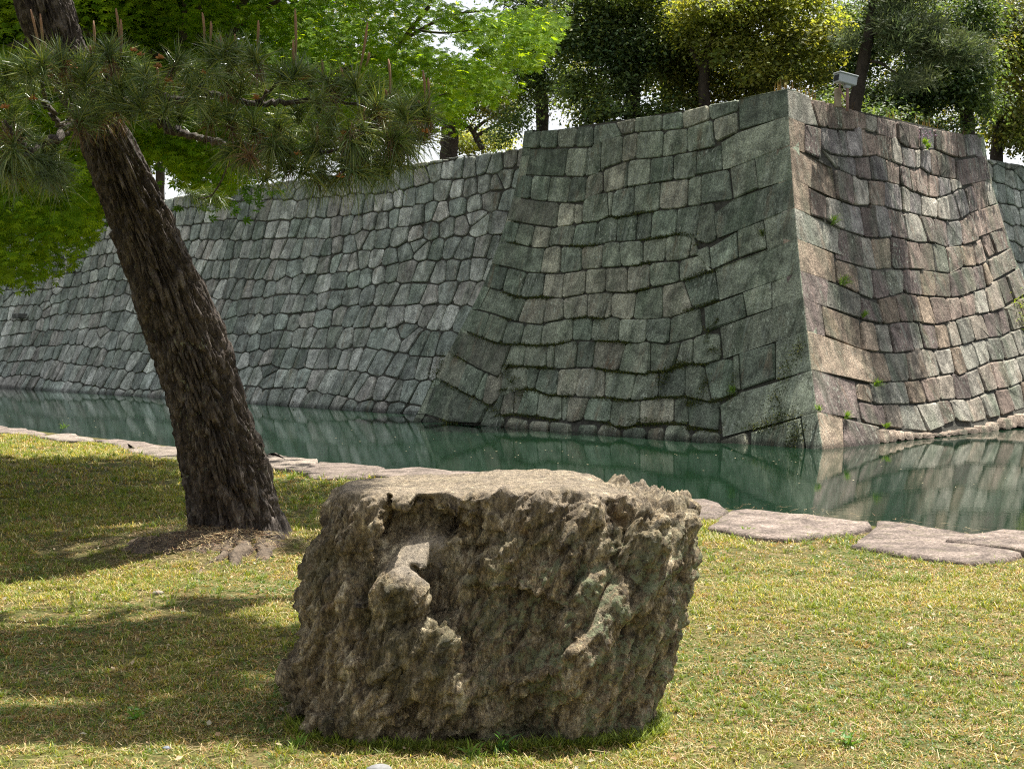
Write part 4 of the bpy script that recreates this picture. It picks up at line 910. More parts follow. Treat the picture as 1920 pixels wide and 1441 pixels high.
mc = np.array([-2.08, 9.28]); gx_, gy_ = np.meshgrid(np.linspace(-0.85, 0.62, 150), np.linspace(-0.42, 0.55, 110), indexing='ij'); xm = gx_+mc[0]; ym = gy_+mc[1]
rm = np.clip(1-((gx_+0.1)/0.72)**2-((gy_-0.05)/0.46)**2, 0, 1); p3 = np.stack([xm, ym, 0*xm], -1).reshape(-1, 3)
rg = (1-np.abs(fbm(p3*np.array([3.2, 5.5, 1]), 4, 91))*2.2).reshape(xm.shape); rg2 = fbm(p3*14, 4, 92).reshape(xm.shape)
zm = ground_h(xm, ym) - 0.035 + rm**0.7*(0.035 + 0.06*rg + 0.03*rg2); i, j = np.meshgrid(np.arange(149), np.arange(109), indexing='ij'); i = i.ravel(); j = j.ravel()
add('root', np.stack([xm, ym, zm], -1).reshape(-1, 3), [np.stack([i*110+j, (i+1)*110+j, (i+1)*110+j+1, i*110+j+1], 1)], M_ROOT, pine)
# branches of the pine (px, py, distance)
BR = [[(190,215,8.65,.085),(235,196,8.3,.07),(262,200,8.1,.055),(300,225,7.95,.045),(345,250,7.8,.035),(400,262,7.7,.028),(480,275,7.6,.022),(560,285,7.5,.018),(640,280,7.45,.014),(720,265,7.4,.01),(790,250,7.35,.006)],
      [(262,200,8.1,.045),(330,188,7.8,.038),(400,178,7.7,.032),(480,196,7.6,.026),(560,190,7.55,.022),(640,192,7.5,.016),(700,200,7.45,.012),(760,215,7.4,.008),(800,225,7.35,.005)],
      [(185,212,8.6,.06),(150,225,8.2,.05),(120,245,7.8,.04),(90,265,7.5,.03),(60,285,7.3,.022),(20,300,7.2,.015)],
      [(150,225,8.2,.035),(170,190,7.9,.03),(190,160,7.7,.022),(222,125,7.6,.014)],
      [(120,245,7.8,.03),(90,200,7.7,.025),(80,160,7.6,.018),(82,125,7.55,.01)],
      [(480,196,7.6,.018),(510,165,7.5,.014),(550,140,7.45,.01)], [(640,192,7.5,.012),(655,178,7.45,.01),(668,160,7.4,.007)],
      [(330,188,7.8,.02),(300,175,7.6,.015),(290,165,7.5,.01)], [(400,178,7.7,.02),(385,170,7.6,.015),(372,163,7.5,.01)],
      [(640,280,7.45,.012),(650,300,7.4,.01),(640,325,7.35,.006)], [(480,275,7.6,.014),(500,285,7.5,.01),(515,290,7.45,.008)],
      [(60,285,7.3,.02),(30,260,7.2,.015),(10,225,7.1,.01)],
      [(400,262,7.7,.014),(430,300,7.8,.01),(400,362,8.4,.008),(372,372,8.6,.006)]]
for b_ in BR:
    p = np.array([[*at(x, y, Y), r] for x, y, Y, r in b_]); p = spline(p, 8*len(b_)); p[:, :3] += 0.012*RNG.standard_normal((len(p), 3))*np.clip(p[:, 3:]/0.03, 0.2, 1)
    V, Fs = tube(p[:, :3], np.maximum(p[:, 3]*0.62, 0.003), 9, jit=0.35)
    add('branch', V, Fs, M_BARK, pine, np.full((len(V), 3), 0.30)+0.25*fbm(V*20, 2, 4)[:, None])

def needles(soup, c, axis, n, ln, w, cols, spread=1.0, droop=0.0):
    axis = np.asarray(axis, float); axis /= np.linalg.norm(axis)
    d = RNG.standard_normal((n, 3)); d /= np.linalg.norm(d, axis=1)[:, None]
    d = d*spread + axis*RNG.uniform(0.15, 1.0, (n, 1)); d /= np.linalg.norm(d, axis=1)[:, None]
    L_ = ln*RNG.uniform(0.65, 1.1, (n, 1)); o = np.asarray(c) + axis*RNG.uniform(-0.06, 0.03, (n, 1)) + RNG.standard_normal((n, 3))*0.006
    side = np.cross(d, RNG.standard_normal((n, 3))); side /= np.linalg.norm(side, axis=1)[:, None]
    mid = o + d*L_*0.5; tip = o + d*L_; tip[:, 2] -= (0.10+droop)*L_[:, 0]*RNG.uniform(0.3, 1.2, n); mid[:, 2] -= 0.02*L_[:, 0]
    V = np.stack([o-side*w, o+side*w, mid-side*w*0.9, mid+side*w*0.9, tip], 1).reshape(-1, 3)
    k = np.arange(n)[:, None]*5; Q = k + np.array([0, 1, 3, 2]); Tt = k + np.array([2, 3, 4])
    ci = RNG.integers(0, len(cols), n); C = np.array(cols)[ci]*RNG.uniform(0.75, 1.25, (n, 1)); C = np.repeat(C, 5, 0)
    soup.add(V, [Q, Tt], np.c_[C, np.ones(len(C))])
GN = [(0.10, 0.15, 0.030), (0.07, 0.115, 0.030), (0.22, 0.25, 0.065), (0.09, 0.13, 0.04)]
BN = [(0.14, 0.075, 0.035), (0.10, 0.055, 0.03), (0.18, 0.11, 0.05)]
nd = Soup()
TUFT = [(215,192),(238,205),(262,192),(192,205),(168,200),(150,225),(225,170),(80,122),(52,128),(115,112),(175,116),(150,128),(226,112),(245,126),(205,100),(296,172),(270,150),(372,164),(350,140),(330,120),(400,108),(420,98),(440,110),(478,112),(455,130),(553,140),(530,150),(580,150),
        (640,168),(617,160),(666,162),(690,168),(730,188),(712,200),(795,212),(775,205),(755,210),(683,252),(660,262),(590,278),(612,268),(512,268),(535,280),(490,262),(640,330),(655,300),(688,292),(705,305),(720,255),(742,262),(772,258),(760,275),(795,255),
        (62,300),(92,325),(110,340),(35,320),(40,255),(20,210),(8,180),(12,130),(70,270),(25,280),(100,290),(420,150),(500,180),(450,170),(600,200),(560,215),(475,235),(430,225),(620,240),(520,235),(700,230),(10,310),(130,170),(160,150),(300,210),(340,215),(570,320),(540,310),(600,330),(675,325),(395,212),(500,330),(460,300),(440,280),(740,300),(720,320)]
for x, y in TUFT:
    Y = np.interp(x, [0, 200, 400, 800], [7.3, 7.7, 7.65, 7.35]) + random.uniform(-0.35, 0.3); c = at(x, y, Y)
    low = y > 240; ax = (random.uniform(-.4, .5), random.uniform(-.4, .2), 0.9 if not low else random.uniform(-0.5, 0.3))
    needles(nd, c, ax, 125, 0.185 if not low else 0.195, 0.0026, GN, 0.85, 0.05 if not low else 0.25)
    if random.random() < 0.5: needles(nd, c - np.array(ax)*0.06, (random.uniform(-.3, .3), 0, -1), 60, 0.13, 0.0016, BN, 0.6, 0.3)
# looser needles filling the mass between named shoots
for _ in range(60):
    x = random.uniform(-60, 800); lo_, hi_ = np.interp(x, [-60, 60, 200, 420, 800], [110, 125, 120, 140, 225]), np.interp(x, [-60, 100, 200, 330, 480, 650, 800], [340, 350, 190, 225, 310, 330, 275])
    y = random.uniform(lo_, hi_); Y = random.uniform(7.1, 8.2) if x > 240 or y < 200 else random.uniform(7.0, 7.6)
    needles(nd, at(x, y, Y), (random.uniform(-.8, .8), random.uniform(-.6, .3), random.uniform(-0.6, 0.9)), 85, 0.15, 0.0018, GN if random.random() < 0.86 else BN, 0.9, 0.15)
for x, y in ((372,368),(392,362),(410,372),(355,362)): needles(nd, at(x, y, 8.6), (0.7, 0, -0.4), 90, 0.13, 0.0013, GN, 0.8, 0.2)
# bright drooping spray at lower left
for x, y in ((70,300),(100,310),(85,330)): needles(nd, at(x, y, 7.15), (0.9, -0.2, -0.35), 130, 0.18, 0.0015, [(0.10, 0.14, 0.045), (0.08, 0.12, 0.05)], 0.5, 0.15)
# unseen crown added above, its clumps set where lawn shade is wanted
cr = Soup(); hp = ctl[12:, :3]
slope = sd[:2]/sd[2]
def shaded(x, y):
    """where the added clumps should shade the lawn"""
    if y < 1040: return x < 600 - (1040-y)*0.1 and y > 848 and not (x < 330 and y < 855) and not (x > 640)
    if y < 1125: return x < 150 and y < 1080
    if y < 1290: return (x < 590) and not (x < 200 and 1105 < y < 1190) and vnoise(np.array([[x*0.008, y*0.02, 1.0]]))[0] > 0.3
    if y < 1390: return x < 540 and not (x < 190 and 1295 < y < 1330)
    return False
k = 0
while k < 1400:
    x, y = random.uniform(-420, 620), random.uniform(846, 1420)
    if random.random() > (900/y)**1.9 or not shaded(x, y): continue
    g = onz(x, y, 0); hgt = random.uniform(4.6, 7.0) + max(0, (g[1]-9)*0.25); q = g + np.array([slope[0], slope[1], 1])*hgt
    if q[2] < 1.5 + 0.262*q[1] + 0.25: q = g + np.array([slope[0], slope[1], 1])*(hgt+1.5)
    needles(cr, q, (0, 0, 1), 80, 0.20, 0.007, GN, 1.3); k += 1
nd.build('needles', M_NEEDLE, pine, kind='stuff', smooth=False); cr.build('shade_crown', M_NEEDLE, pine, kind='stuff', smooth=False)
# candles and pollen cones
M_CANDLE = mat_vcol('pine_candle', 0.7, 0.3, 120, 0.35, 0.003); M_CONE = mat_vcol('pollen_cone', 0.7, 0.3, 150, 0.3, 0.003)
CAND = [(78,122,57,18),(80,122,75,26),(175,116,175,39),(226,108,217,16),(226,112,226,36),(383,88,379,24),(392,92,395,40),(401,110,404,72),(413,110,413,65),(420,112,421,76),(440,105,440,64),(479,110,484,38),(472,118,471,92),
        (553,138,553,17),(548,140,549,74),(668,160,689,42),(685,125,692,98),(641,170,639,126),(731,183,728,111),(797,212,793,132),(803,212,802,146),(723,185,722,168),(670,262,684,202),(592,278,595,232),(705,262,711,206),(690,320,687,258),
        (84,110,84,78),(96,115,96,88),(295,170,293,122),(602,150,603,112),(120,130,128,112),(168,112,168,86),(413,205,414,180),(785,212,784,188)]
def rod(a, b, r, k=7):
    n = 7; p = np.linspace(0, 1, n)[:, None]*(b-a)+a; p[:, 0] += 0.006*np.sin(np.linspace(0, 3, n)); return tube(p, r*np.array([0.7, 0.85, 0.9, 1, 1.1, 1.1, 0.5]), k, jit=0.3)
for x0, y0, x1, y1 in CAND:
    Y = np.interp(x0, [0, 200, 400, 800], [7.3, 7.7, 7.65, 7.35]) - 0.05; a_ = at(x0, y0, Y); b_ = at(x1, y1, Y+random.uniform(-0.03, 0.03))
    V, Fs = rod(a_, b_, 0.0066, 8); t = np.clip((V[:, 2]-a_[2])/(b_[2]-a_[2]+1e-6), 0, 1)[:, None]
    C = (1-t)*np.array([0.10, 0.10, 0.03]) + t*np.array([0.27, 0.14, 0.075]); add('candle', V, Fs, M_CANDLE, pine, C)
for x, y in ((382,138),(250,96),(265,104),(300,75+35),(316,152),(350,163),(62,186),(195,136),(126,122),(646,250),(566,150),(575,147),(507,258),(516,274),(558,290),(798,248),(638,332),(706,266),(10,202),(296,126),(140,128),(480,185)):
    Y = np.interp(x, [0, 200, 400, 800], [7.2, 7.55, 7.5, 7.25]); c = at(x, y, Y); so = Soup()
    for _ in range(14):
        d = RNG.standard_normal(3); d[2] = abs(d[2]); d /= np.linalg.norm(d); V, Fs = tube(np.array([c+d*0.003, c+d*0.014, c+d*0.026]), [0.003, 0.0048, 0.002], 5)
        so.add(V, Fs, np.array([0.34, 0.15, 0.045])*random.uniform(0.7, 1.3))
    so.build('pollen_cone', M_CONE, pine)

# ------------------------------------------------------------------ leaves helpers
def star_leaf(nl=7):
    """palmate maple leaf in its plane, unit size"""
    V = [(0, 0, 0)]; Fq = []; angs = np.linspace(-125, 125, nl)
    for k, a in enumerate(angs):
        l = [0.42, 0.75, 0.95, 1.05, 0.95, 0.75, 0.42][k]; a = R(a); d = np.array([math.sin(a), math.cos(a)]); n = np.array([d[1], -d[0]]); w = 0.13*l+0.03
        b = len(V); V += [(*(d*l*0.5+n*w), 0.02), (*(d*l), -0.10*l), (*(d*l*0.5-n*w), 0.02)]; Fq.append((0, b+2, b+1, b))
    return np.array(V), np.array(Fq)
SLV, SLF = star_leaf()
QLV = np.array([(0, -0.1, 0), (0.3, 0.45, 0.06), (0, 1.0, -0.06), (-0.3, 0.45, 0.06)]); QLF = np.array([(0, 1, 2, 3)])
def scatter_leaves(soup, C, size, nrm, head, cols, LV, LF):
    """C centres, nrm leaf normals, head heading vectors"""
    n = len(C); nrm = nrm/(np.linalg.norm(nrm, axis=1)[:, None]+1e-9); h = head - nrm*(head*nrm).sum(1)[:, None]; h /= np.linalg.norm(h, axis=1)[:, None]+1e-9
    s = np.cross(h, nrm); sz = np.asarray(size).reshape(-1, 1, 1)
    V = C[:, None] + sz*(LV[None, :, 0:1]*s[:, None] + LV[None, :, 1:2]*h[:, None] + LV[None, :, 2:3]*nrm[:, None])
    k = len(LV); F = (np.arange(n)[:, None, None]*k + LF[None]).reshape(-1, LF.shape[1])
    soup.add(V.reshape(-1, 3), [F], np.c_[np.repeat(cols, k, 0), np.ones(n*k)])

# ------------------------------------------------------------------ maple
MB = at(-330, 900, 13.4); maple = empty('maple_tree', (MB[0], MB[1], 0), 'bright green Japanese maple spreading its leaves behind the pine branch, top left', 'tree')
def limb(parent, pts, mat, name='branch', k=9, col=None, n=None):
    p = spline(np.array(pts), n or 7*len(pts)); V, Fs = tube(p[:, :3], np.maximum(p[:, 3], 0.004), k, jit=0.2); return add(name, V, Fs, mat, parent, None if col is None else np.full((len(V), 3), col))
M_MBARK = mat_simple('maple_bark', (0.06, 0.052, 0.04), 0.85, 18, 0.4, 0.6, 0.006)
limb(maple, [[MB[0], MB[1], -0.1, .17], [MB[0]+0.1, MB[1], 0.8, .13], [MB[0]+0.4, MB[1]-0.1, 1.7, .12], [*at(-180, 200, 13.2), .10], [*at(-60, 0, 13), .08], [*at(60, -180, 13), .05]], M_MBARK, 'trunk', 14)
MBR = [[(-180,200,13.2,.07),(0,100,13,.055),(160,60,13,.045),(330,110,12.9,.03),(345,50,12.8,.026),(345,-10,12.8,.02)],
       [(330,110,12.9,.03),(345,55,12.9,.03),(385,0,12.8,.025),(420,-60,12.8,.02)],
       [(0,100,13,.05),(200,130,13.2,.045),(330,90,13.1,.04),(415,45,13,.035),(465,-5,12.9,.03)],
       [(200,130,13.2,.04),(400,80,13.0,.03),(460,38,12.8,.025),(525,0,12.7,.02)],
       [(400,80,13.0,.03),(560,150,13.1,.03),(730,96,13,.028),(770,55,12.9,.022),(805,12,12.8,.018)],
       [(730,96,13,.02),(790,55,13,.016),(850,28,13,.012),(920,20,13,.008)], [(770,55,12.9,.015),(830,62,12.8,.01),(900,55,12.7,.006)],
       [(560,150,13.1,.02),(640,180,13.2,.014),(760,190,13.2,.010),(860,170,13.2,.006)], [(200,130,13.2,.03),(260,260,13.3,.016),(350,310,13.2,.010),(420,340,13.2,.006)],
       [(-180,200,13.2,.05),(-60,330,13,.03),(40,400,12.8,.018),(130,460,12.6,.01)]]
for b_ in MBR: limb(maple, [[*at(x, y, Y), r] for x, y, Y, r in b_], M_MBARK)
lowx = [-260, 0, 60, 130, 180, 240, 300, 360, 420, 470, 520, 600, 700, 780, 850, 900, 960, 1000, 1015, 1050, 1075]
lowy = [600, 545, 530, 480, 440, 330, 300, 365, 385, 330, 290, 262, 255, 255, 228, 200, 182, 140, 105, 45, 8]
ml = Soup(); near = []
def spray(x, y, Y, n, reach, tone, zoff=0.0, keep=None):
    c = at(x, y, Y); c[2] += zoff; ang = RNG.normal(-0.2, 0.9); ax = np.array([math.cos(ang), math.sin(ang)*0.7, -0.28])
    t = RNG.uniform(-1, 1, n); w = RNG.normal(0, 0.35, n); sd_ = np.array([-ax[1], ax[0], 0])
    P = c + np.outer(t*reach, ax) + np.outer(w*reach*0.8, sd_); P[:, 2] += RNG.normal(0, 0.035, n) - 0.05*np.abs(w)
    nr = np.stack([RNG.normal(0.1, 0.4, n), RNG.normal(-0.75, 0.4, n), np.ones(n)], 1)
    hd = ax*0.8 + sd_*np.sign(w)[:, None]*0.6 + RNG.standard_normal((n, 3))*0.35; hd[:, 2] -= 0.5
    g = RNG.uniform(0, 1, (n, 1)); col = ((1-g)*np.array([0.070, 0.155, 0.010]) + g*np.array([0.19, 0.30, 0.020]))*tone
    sz = RNG.uniform(0.042, 0.066, n)
    return P, sz, nr, hd, col
def px_of(P):
    d = P - EYE; cp, sp_ = math.cos(PITCH), math.sin(PITCH); f_ = d[:, 1]*cp - d[:, 2]*sp_; u_ = d[:, 1]*sp_ + d[:, 2]*cp
    return 960 + F_PX*d[:, 0]/f_, 720.5 - F_PX*u_/f_
batch = []
for k in range(2050):
    if k >= 1750: x, ly = (random.uniform(-40, 200), 0) if k % 2 else (random.uniform(240, 460), 0)
    else: x = None
    x = x if x is not None else random.uniform(-150, 1060); ly = float(np.interp(x, lowx, lowy)); y = ly - 12 - abs(random.gauss(0, 1))*0.36*(ly+130) if random.random() < 0.7 else random.uniform(-110, ly-10)
    if y < -130: continue
    if x > 560 and (vnoise(np.array([[x*0.014, y*0.022, 5.5]]))[0] < 0.25 + 0.28*(x-560)/500): continue
    Yd = random.uniform(11.6, 14.8) if not (k >= 1750 and x < 220) else random.uniform(10.6, 12.2); batch.append(spray(x, y, Yd, 22, random.uniform(0.18, 0.38), random.uniform(0.7, 1.35)))
P_, S_, N_, H_, C_ = [np.concatenate([b[i] for b in batch]) for i in range(5)]
xx, yy = px_of(P_); rg_ = fbm(np.c_[xx*0.02, yy*0.012, 0*xx], 3, 71)*55; ok = (yy < np.interp(xx, lowx, lowy)+8+rg_+RNG.normal(0, 9, len(xx))) & (xx < 1062+rg_*0.4) & (P_[:, 2] > 1.8); P_, S_, N_, H_, C_, xx, yy = [q[ok] for q in (P_, S_, N_, H_, C_, xx, yy)]
# the leaves that show largest along the sunny edge are parts of their own
edge = np.interp(xx, lowx, lowy) - yy; score = np.where((xx > 600) & (edge < 60) & (yy > 0), 14.8 - P_[:, 1], -9); order = np.argsort(-score)[:290]
sel = np.zeros(len(P_), bool); sel[order] = True
scatter_leaves(ml, P_[~sel], S_[~sel], N_[~sel], H_[~sel], C_[~sel], SLV, SLF)
for i in np.where(sel)[0]:
    so = Soup(); scatter_leaves(so, P_[i:i+1], S_[i:i+1], N_[i:i+1], H_[i:i+1], C_[i:i+1], SLV, SLF); so.build('leaf', M_MAPLE, maple, smooth=False)
# upper storey out of frame: coarser
top_b = []
for k in range(520):
    x, y = random.uniform(-250, 600), random.uniform(-80, 420); ly = float(np.interp(x, lowx, lowy))
    if y > ly - 30 + 70*float(fbm(np.array([[x*0.02, y*0.02, 1.0]]), 2, 5)[0]): continue
    n = 30; c = at(x, y, random.uniform(14.8, 17)); P = c + np.stack([RNG.normal(0, 0.32, n), RNG.normal(0, 0.2, n), RNG.normal(0, 0.16, n)], 1)
    top_b.append((P, RNG.uniform(0.07, 0.11, n), np.stack([RNG.normal(0, .4, n), RNG.normal(-.9, .4, n), np.ones(n)], 1), RNG.standard_normal((n, 3)), np.array((0.045, 0.12, 0.008))*RNG.uniform(0.6, 1.3, (n, 1))))
for k in range(1150):
    x, Yd = random.uniform(-900, 420 if k % 3 else 560), random.uniform(11.5, 17.5); c = at(x, -120, Yd); c[2] = random.uniform(5.0, 7.2)
    n = 24; P = c + np.stack([RNG.normal(0, 0.35, n), RNG.normal(0, 0.35, n), RNG.normal(0, 0.06, n)], 1)
    top_b.append((P, RNG.uniform(0.16, 0.26, n), np.stack([RNG.normal(0, .3, n), RNG.normal(0, .3, n), np.ones(n)], 1), RNG.standard_normal((n, 3)), np.tile((0.05, 0.13, 0.01), (n, 1))))
P_, S_, N_, H_, C_ = [np.concatenate([b[i] for b in top_b]) for i in range(5)]; hi_ = S_ > 0.15
scatter_leaves(ml, P_[~hi_], S_[~hi_], N_[~hi_], H_[~hi_], C_[~hi_], SLV, SLF); scatter_leaves(ml, P_[hi_], S_[hi_], N_[hi_], H_[hi_], C_[hi_], QLV*np.array([1.5, 1, 1]), QLF)
ml.build('foliage', M_MAPLE, maple, smooth=False, kind='stuff')

# ------------------------------------------------------------------ trees on the castle terrace
def far_tree(name, label, base, limbs, blobs, cols, n_clump, per, size, csz=0.28, mat=M_LEAF, cat='tree', flat=0.5, needle=False):
    """base (px, Y); limbs in (px, py, Y, r); blobs (px, py, Y, rx, rz) in px, the shape of the crown"""
    g = at(base[0], 200, base[1]); e = empty(name, (g[0], g[1], zt), label, cat)
    for k, l in enumerate(limbs):
        pts = []
        for q in l:
            p = at(q[0], q[1], q[2]); pts.append([*p, q[3]])
        if k == 0: pts = [[pts[0][0], pts[0][1], zt-0.1, pts[0][3]*1.15]] + pts
        limb(e, [[*q[:3], q[3]*0.72] for q in pts], M_BARKFAR, 'trunk' if k == 0 else 'branch', 9)
    so = Soup(); w = np.array([b[3]*b[4] for b in blobs], float); w /= w.sum(); cols = np.array(cols)
    cc = []; tone = []
    for k in range(int(n_clump*0.74)):
        b = blobs[RNG.choice(len(blobs), p=w)]; d = RNG.standard_normal(3); d /= np.linalg.norm(d); r = RNG.uniform(0.2, 1.0)**0.5*(1 if RNG.random() < 0.85 else RNG.uniform(1.05, 1.45))
        x = b[0] + d[0]*b[3]*r; y = b[1] - d[2]*b[4]*r; Yd = b[2] + d[1]*r*max(1.2, b[3]*b[2]/F_PX)
        p = at(x, y, Yd); 
        if p[2] < zt + 0.25: continue
        cc.append(p); tone.append(cols[RNG.integers(len(cols))]*RNG.uniform(0.6, 1.9))
    cc = np.array(cc); tone = np.array(tone); m_ = len(cc)
    P = np.repeat(cc, per, 0) + RNG.standard_normal((m_*per, 3))*np.array([csz, csz, csz*0.55])*np.repeat(RNG.uniform(0.5, 1.4, (m_, 1)), per, 0); T_ = np.repeat(tone, per, 0)*RNG.uniform(0.7, 1.35, (m_*per, 1))
    n = len(P); out = (P - np.repeat(cc, per, 0))*1.5
    if needle:
        nr = RNG.standard_normal((n, 3)); hd = out*2 + RNG.standard_normal((n, 3))*0.5 + np.array([0, 0, 0.5])
        scatter_leaves(so, P, RNG.uniform(0.8, 1.2, n)*size, nr, hd, T_, QLV*np.array([0.28, 1, 1]), QLF)
    else:
        nr = np.stack([RNG.normal(0, 1-flat, n), RNG.normal(0, 1-flat, n), np.full(n, 0.8)], 1) + out
        scatter_leaves(so, P, RNG.uniform(0.6, 1.25, n)*size, nr, RNG.standard_normal((n, 3)), T_, QLV, QLF)
    so.build('crown', mat, e, smooth=False, kind='stuff'); return e
DK = [(0.07, 0.11, 0.045), (0.10, 0.14, 0.055), (0.045, 0.08, 0.035)]; MD = [(0.115, 0.155, 0.045), (0.17, 0.20, 0.05), (0.075, 0.115, 0.037)]
YG = [(0.16, 0.19, 0.045), (0.21, 0.235, 0.055), (0.10, 0.135, 0.035), (0.27, 0.275, 0.07)]; OL = [(0.11, 0.12, 0.03), (0.16, 0.15, 0.035), (0.08, 0.10, 0.03)]
far_tree('evergreen_tree', 'dark fine-leaved evergreen with a thick straight trunk at the left end of the bastion top', (1016, 38), [[(1017,245,38,.26),(1017,200,38,.25),(1012,120,38,.2),(1010,20,38,.12)], [(1014,150,38,.09),(970,90,38,.05)], [(1012,120,38,.09),(1060,70,38,.05)]],
         [(965,225,38,32,28),(1000,180,38,42,34),(985,120,38,45,45),(1040,150,38,40,40),(1010,60,38,60,50),(940,250,38,20,15),(1000,-20,38,80,50)], DK+MD[:1], 620, 46, 0.10, 0.24)
far_tree('evergreen_tree', 'big dark evergreen with forked ivy-clad trunk over the middle of the bastion top', (1185, 35), [[(1186,228,35,.30),(1186,180,35,.28),(1190,110,35,.2),(1195,20,35,.14)], [(1188,170,35,.14),(1215,120,35,.1),(1250,60,35,.06)], [(1188,150,35,.12),(1150,90,35,.08),(1110,40,35,.05)]],
         [(1090,170,35.5,45,30),(1080,60,35,60,60),(1150,80,35,60,60),(1130,200,35,25,18),(1170,150,35,40,35),(1225,70,35,55,55),(1260,120,36,38,45),(1160,-20,35,110,50),(1200,215,34.2,30,14),(1110,222,34.5,45,12),(1235,205,34.5,35,12),(1150,205,34.4,30,14),(1270,175,36,28,22)], MD+DK, 1250, 44, 0.115, 0.28)
far_tree('yellow_green_tree', 'yellow-green flowering evergreen leaning over the wall just left of the bastion corner', (1325, 34), [[(1322,200,34,.22),(1320,150,34,.2),(1330,90,34,.15),(1360,20,34,.1)], [(1320,140,34,.1),(1290,80,34,.06)], [(1330,110,34,.1),(1400,70,34,.07),(1470,40,34,.04)]],
         [(1330,10,33.5,60,40),(1400,20,33.5,50,40),(1480,50,33.3,45,40),(1440,110,33.4,50,28),(1520,85,33.3,36,30),(1380,70,34,40,35),(1510,140,33.3,38,18),(1290,45,34,34,40),(1556,50,33.5,26,22),(1470,-10,33.5,90,30),(1420,150,33.2,26,14),(1350,100,33.5,30,22),(1560,95,33.3,16,12)], YG, 1150, 40, 0.11, 0.22)
far_tree('green_tree', 'mid-green tree crown low behind the yellow-green tree, its dark trunk on the bastion', (1300, 35.5), [[(1306,205,35.5,.2),(1308,150,35.5,.18),(1290,100,35.5,.1)], [(1308,150,35.5,.1),(1340,110,35.5,.06)]],
         [(1300,110,35.5,45,55),(1350,150,35.3,55,32),(1420,150,35.3,50,25),(1290,40,36,40,40),(1460,110,36,60,40),(1380,180,35,50,12),(1290,195,35,40,12),(1440,165,35,30,12)], OL+MD, 700, 40, 0.11, 0.26)
far_tree('far_pine_tree', 'tall pine with a bare leaning trunk and grey-green needle clumps behind the lamp box', (1603, 32), [[(1601,212,32,.23),(1612,150,32,.21),(1626,80,32,.185),(1640,0,32,.16),(1650,-120,32,.1)],
         [(1640,12,32,.05),(1668,20,32,.045),(1700,50,31.8,.03)], [(1632,66,32,.05),(1660,62,31.8,.04),(1690,90,31.6,.03),(1730,105,31.6,.02)], [(1624,116,32,.05),(1650,118,31.8,.045),(1680,138,31.7,.03),(1715,152,31.7,.02)]],
         [(1690,40,31.8,45,30),(1735,60,31.8,40,26),(1780,85,31.6,45,20),(1810,95,31.6,40,24),(1690,75,31.6,30,18),(1700,150,31.7,26,16),(1735,152,31.7,16,12),(1670,20,32,26,22),(1590,75,32,24,14),(1760,100,31.6,50,18),(1700,-20,32,100,24)], [(0.095, 0.12, 0.055), (0.13, 0.15, 0.08), (0.07, 0.10, 0.05)], 520, 60, 0.17, 0.16, M_FARPINE, needle=True)
far_tree('camellia_tree', 'very dark evergreen behind the tall pine, filling the space above the right face', (1812, 37), [[(1815,252,37,.27),(1812,215,37,.25),(1800,150,37,.18),(1780,80,37,.1)], [(1812,200,37,.12),(1760,180,37,.07)]],
         [(1580,140,38,45,45),(1700,200,37,60,30),(1800,150,36.5,55,50),(1830,110,36.5,35,40),(1760,60,37,60,60),(1640,60,38,60,60),(1570,60,38,50,60),(1830,20,37,40,50),(1740,150,37,60,50),(1530,180,38,30,16),(1650,190,37,50,26),(1840,190,37,22,30),(1650,222,35,40,14),(1720,238,35,40,14),(1790,248,36,35,14),(1560,190,35,30,12)], DK+DK+MD[:1], 1500, 42, 0.12, 0.3)
far_tree('broadleaf_tree', 'sunny yellow-green tree with open dark limbs at the right edge of the photo', (1868, 42), [[(1868,300,42,.28),(1872,230,42,.22),(1880,130,42,.16),(1862,60,42,.12),(1880,-10,42,.1)], [(1872,200,42,.13),(1930,150,42,.1)], [(1850,165,42,.09),(1880,155,42,.08),(1920,165,42,.05)], [(1876,110,42,.1),(1920,80,42,.07)], [(1878,240,42,.1),(1930,260,42,.06)]],
         [(1880,40,42,50,60),(1900,110,42,45,40),(1930,60,42,50,60),(1870,120,41.5,30,30),(1900,200,42,50,40),(1930,250,42,50,36),(1870,90,41,28,25),(1880,250,42.5,30,25)], YG[:3]+OL, 720, 40, 0.13, 0.34)
far_tree('gnarled_tree', 'old dark tree with crooked bare limbs between the maple and the bastion', (840, 44), [[(842,292,44,.42),(843,240,44,.38),(835,190,44,.28)], [(905,280,44,.12),(892,255,44,.12),(880,240,44,.11),(850,225,44,.1)], [(892,255,44,.09),(915,243,44,.08),(945,225,44,.05),(965,190,44,.04)], [(905,280,44,.13),(890,245,44,.1),(930,215,44,.05)]],
         [(838,205,43.3,34,26),(880,200,44,60,22),(940,200,44,30,26),(830,180,44,60,30),(900,160,44,60,40),(870,235,44.5,20,8)], OL+DK, 380, 36, 0.12, 0.28)
far_tree('yellow_shrub', 'sunlit yellow-green shrub on the far wall top right of the gnarled tree', (905, 50), [[(905,290,50,.08),(905,262,50,.05)]], [(880,268,50,20,20),(915,262,50,28,18),(860,262,50,20,18),(940,262,51,16,10)], YG, 170, 36, 0.12, 0.28, cat='shrub')
far_tree('tall_tree', 'leafy olive tree behind the curtain wall, glimpsed under the maple near the pine tips', (650, 50), [[(650,340,50,.3),(650,200,50,.25),(660,80,50,.15)]], [(650,200,50,120,110),(560,230,50,80,80),(740,180,50,90,90),(640,60,50,160,80)], OL+DK, 600, 34, 0.16, 0.4)
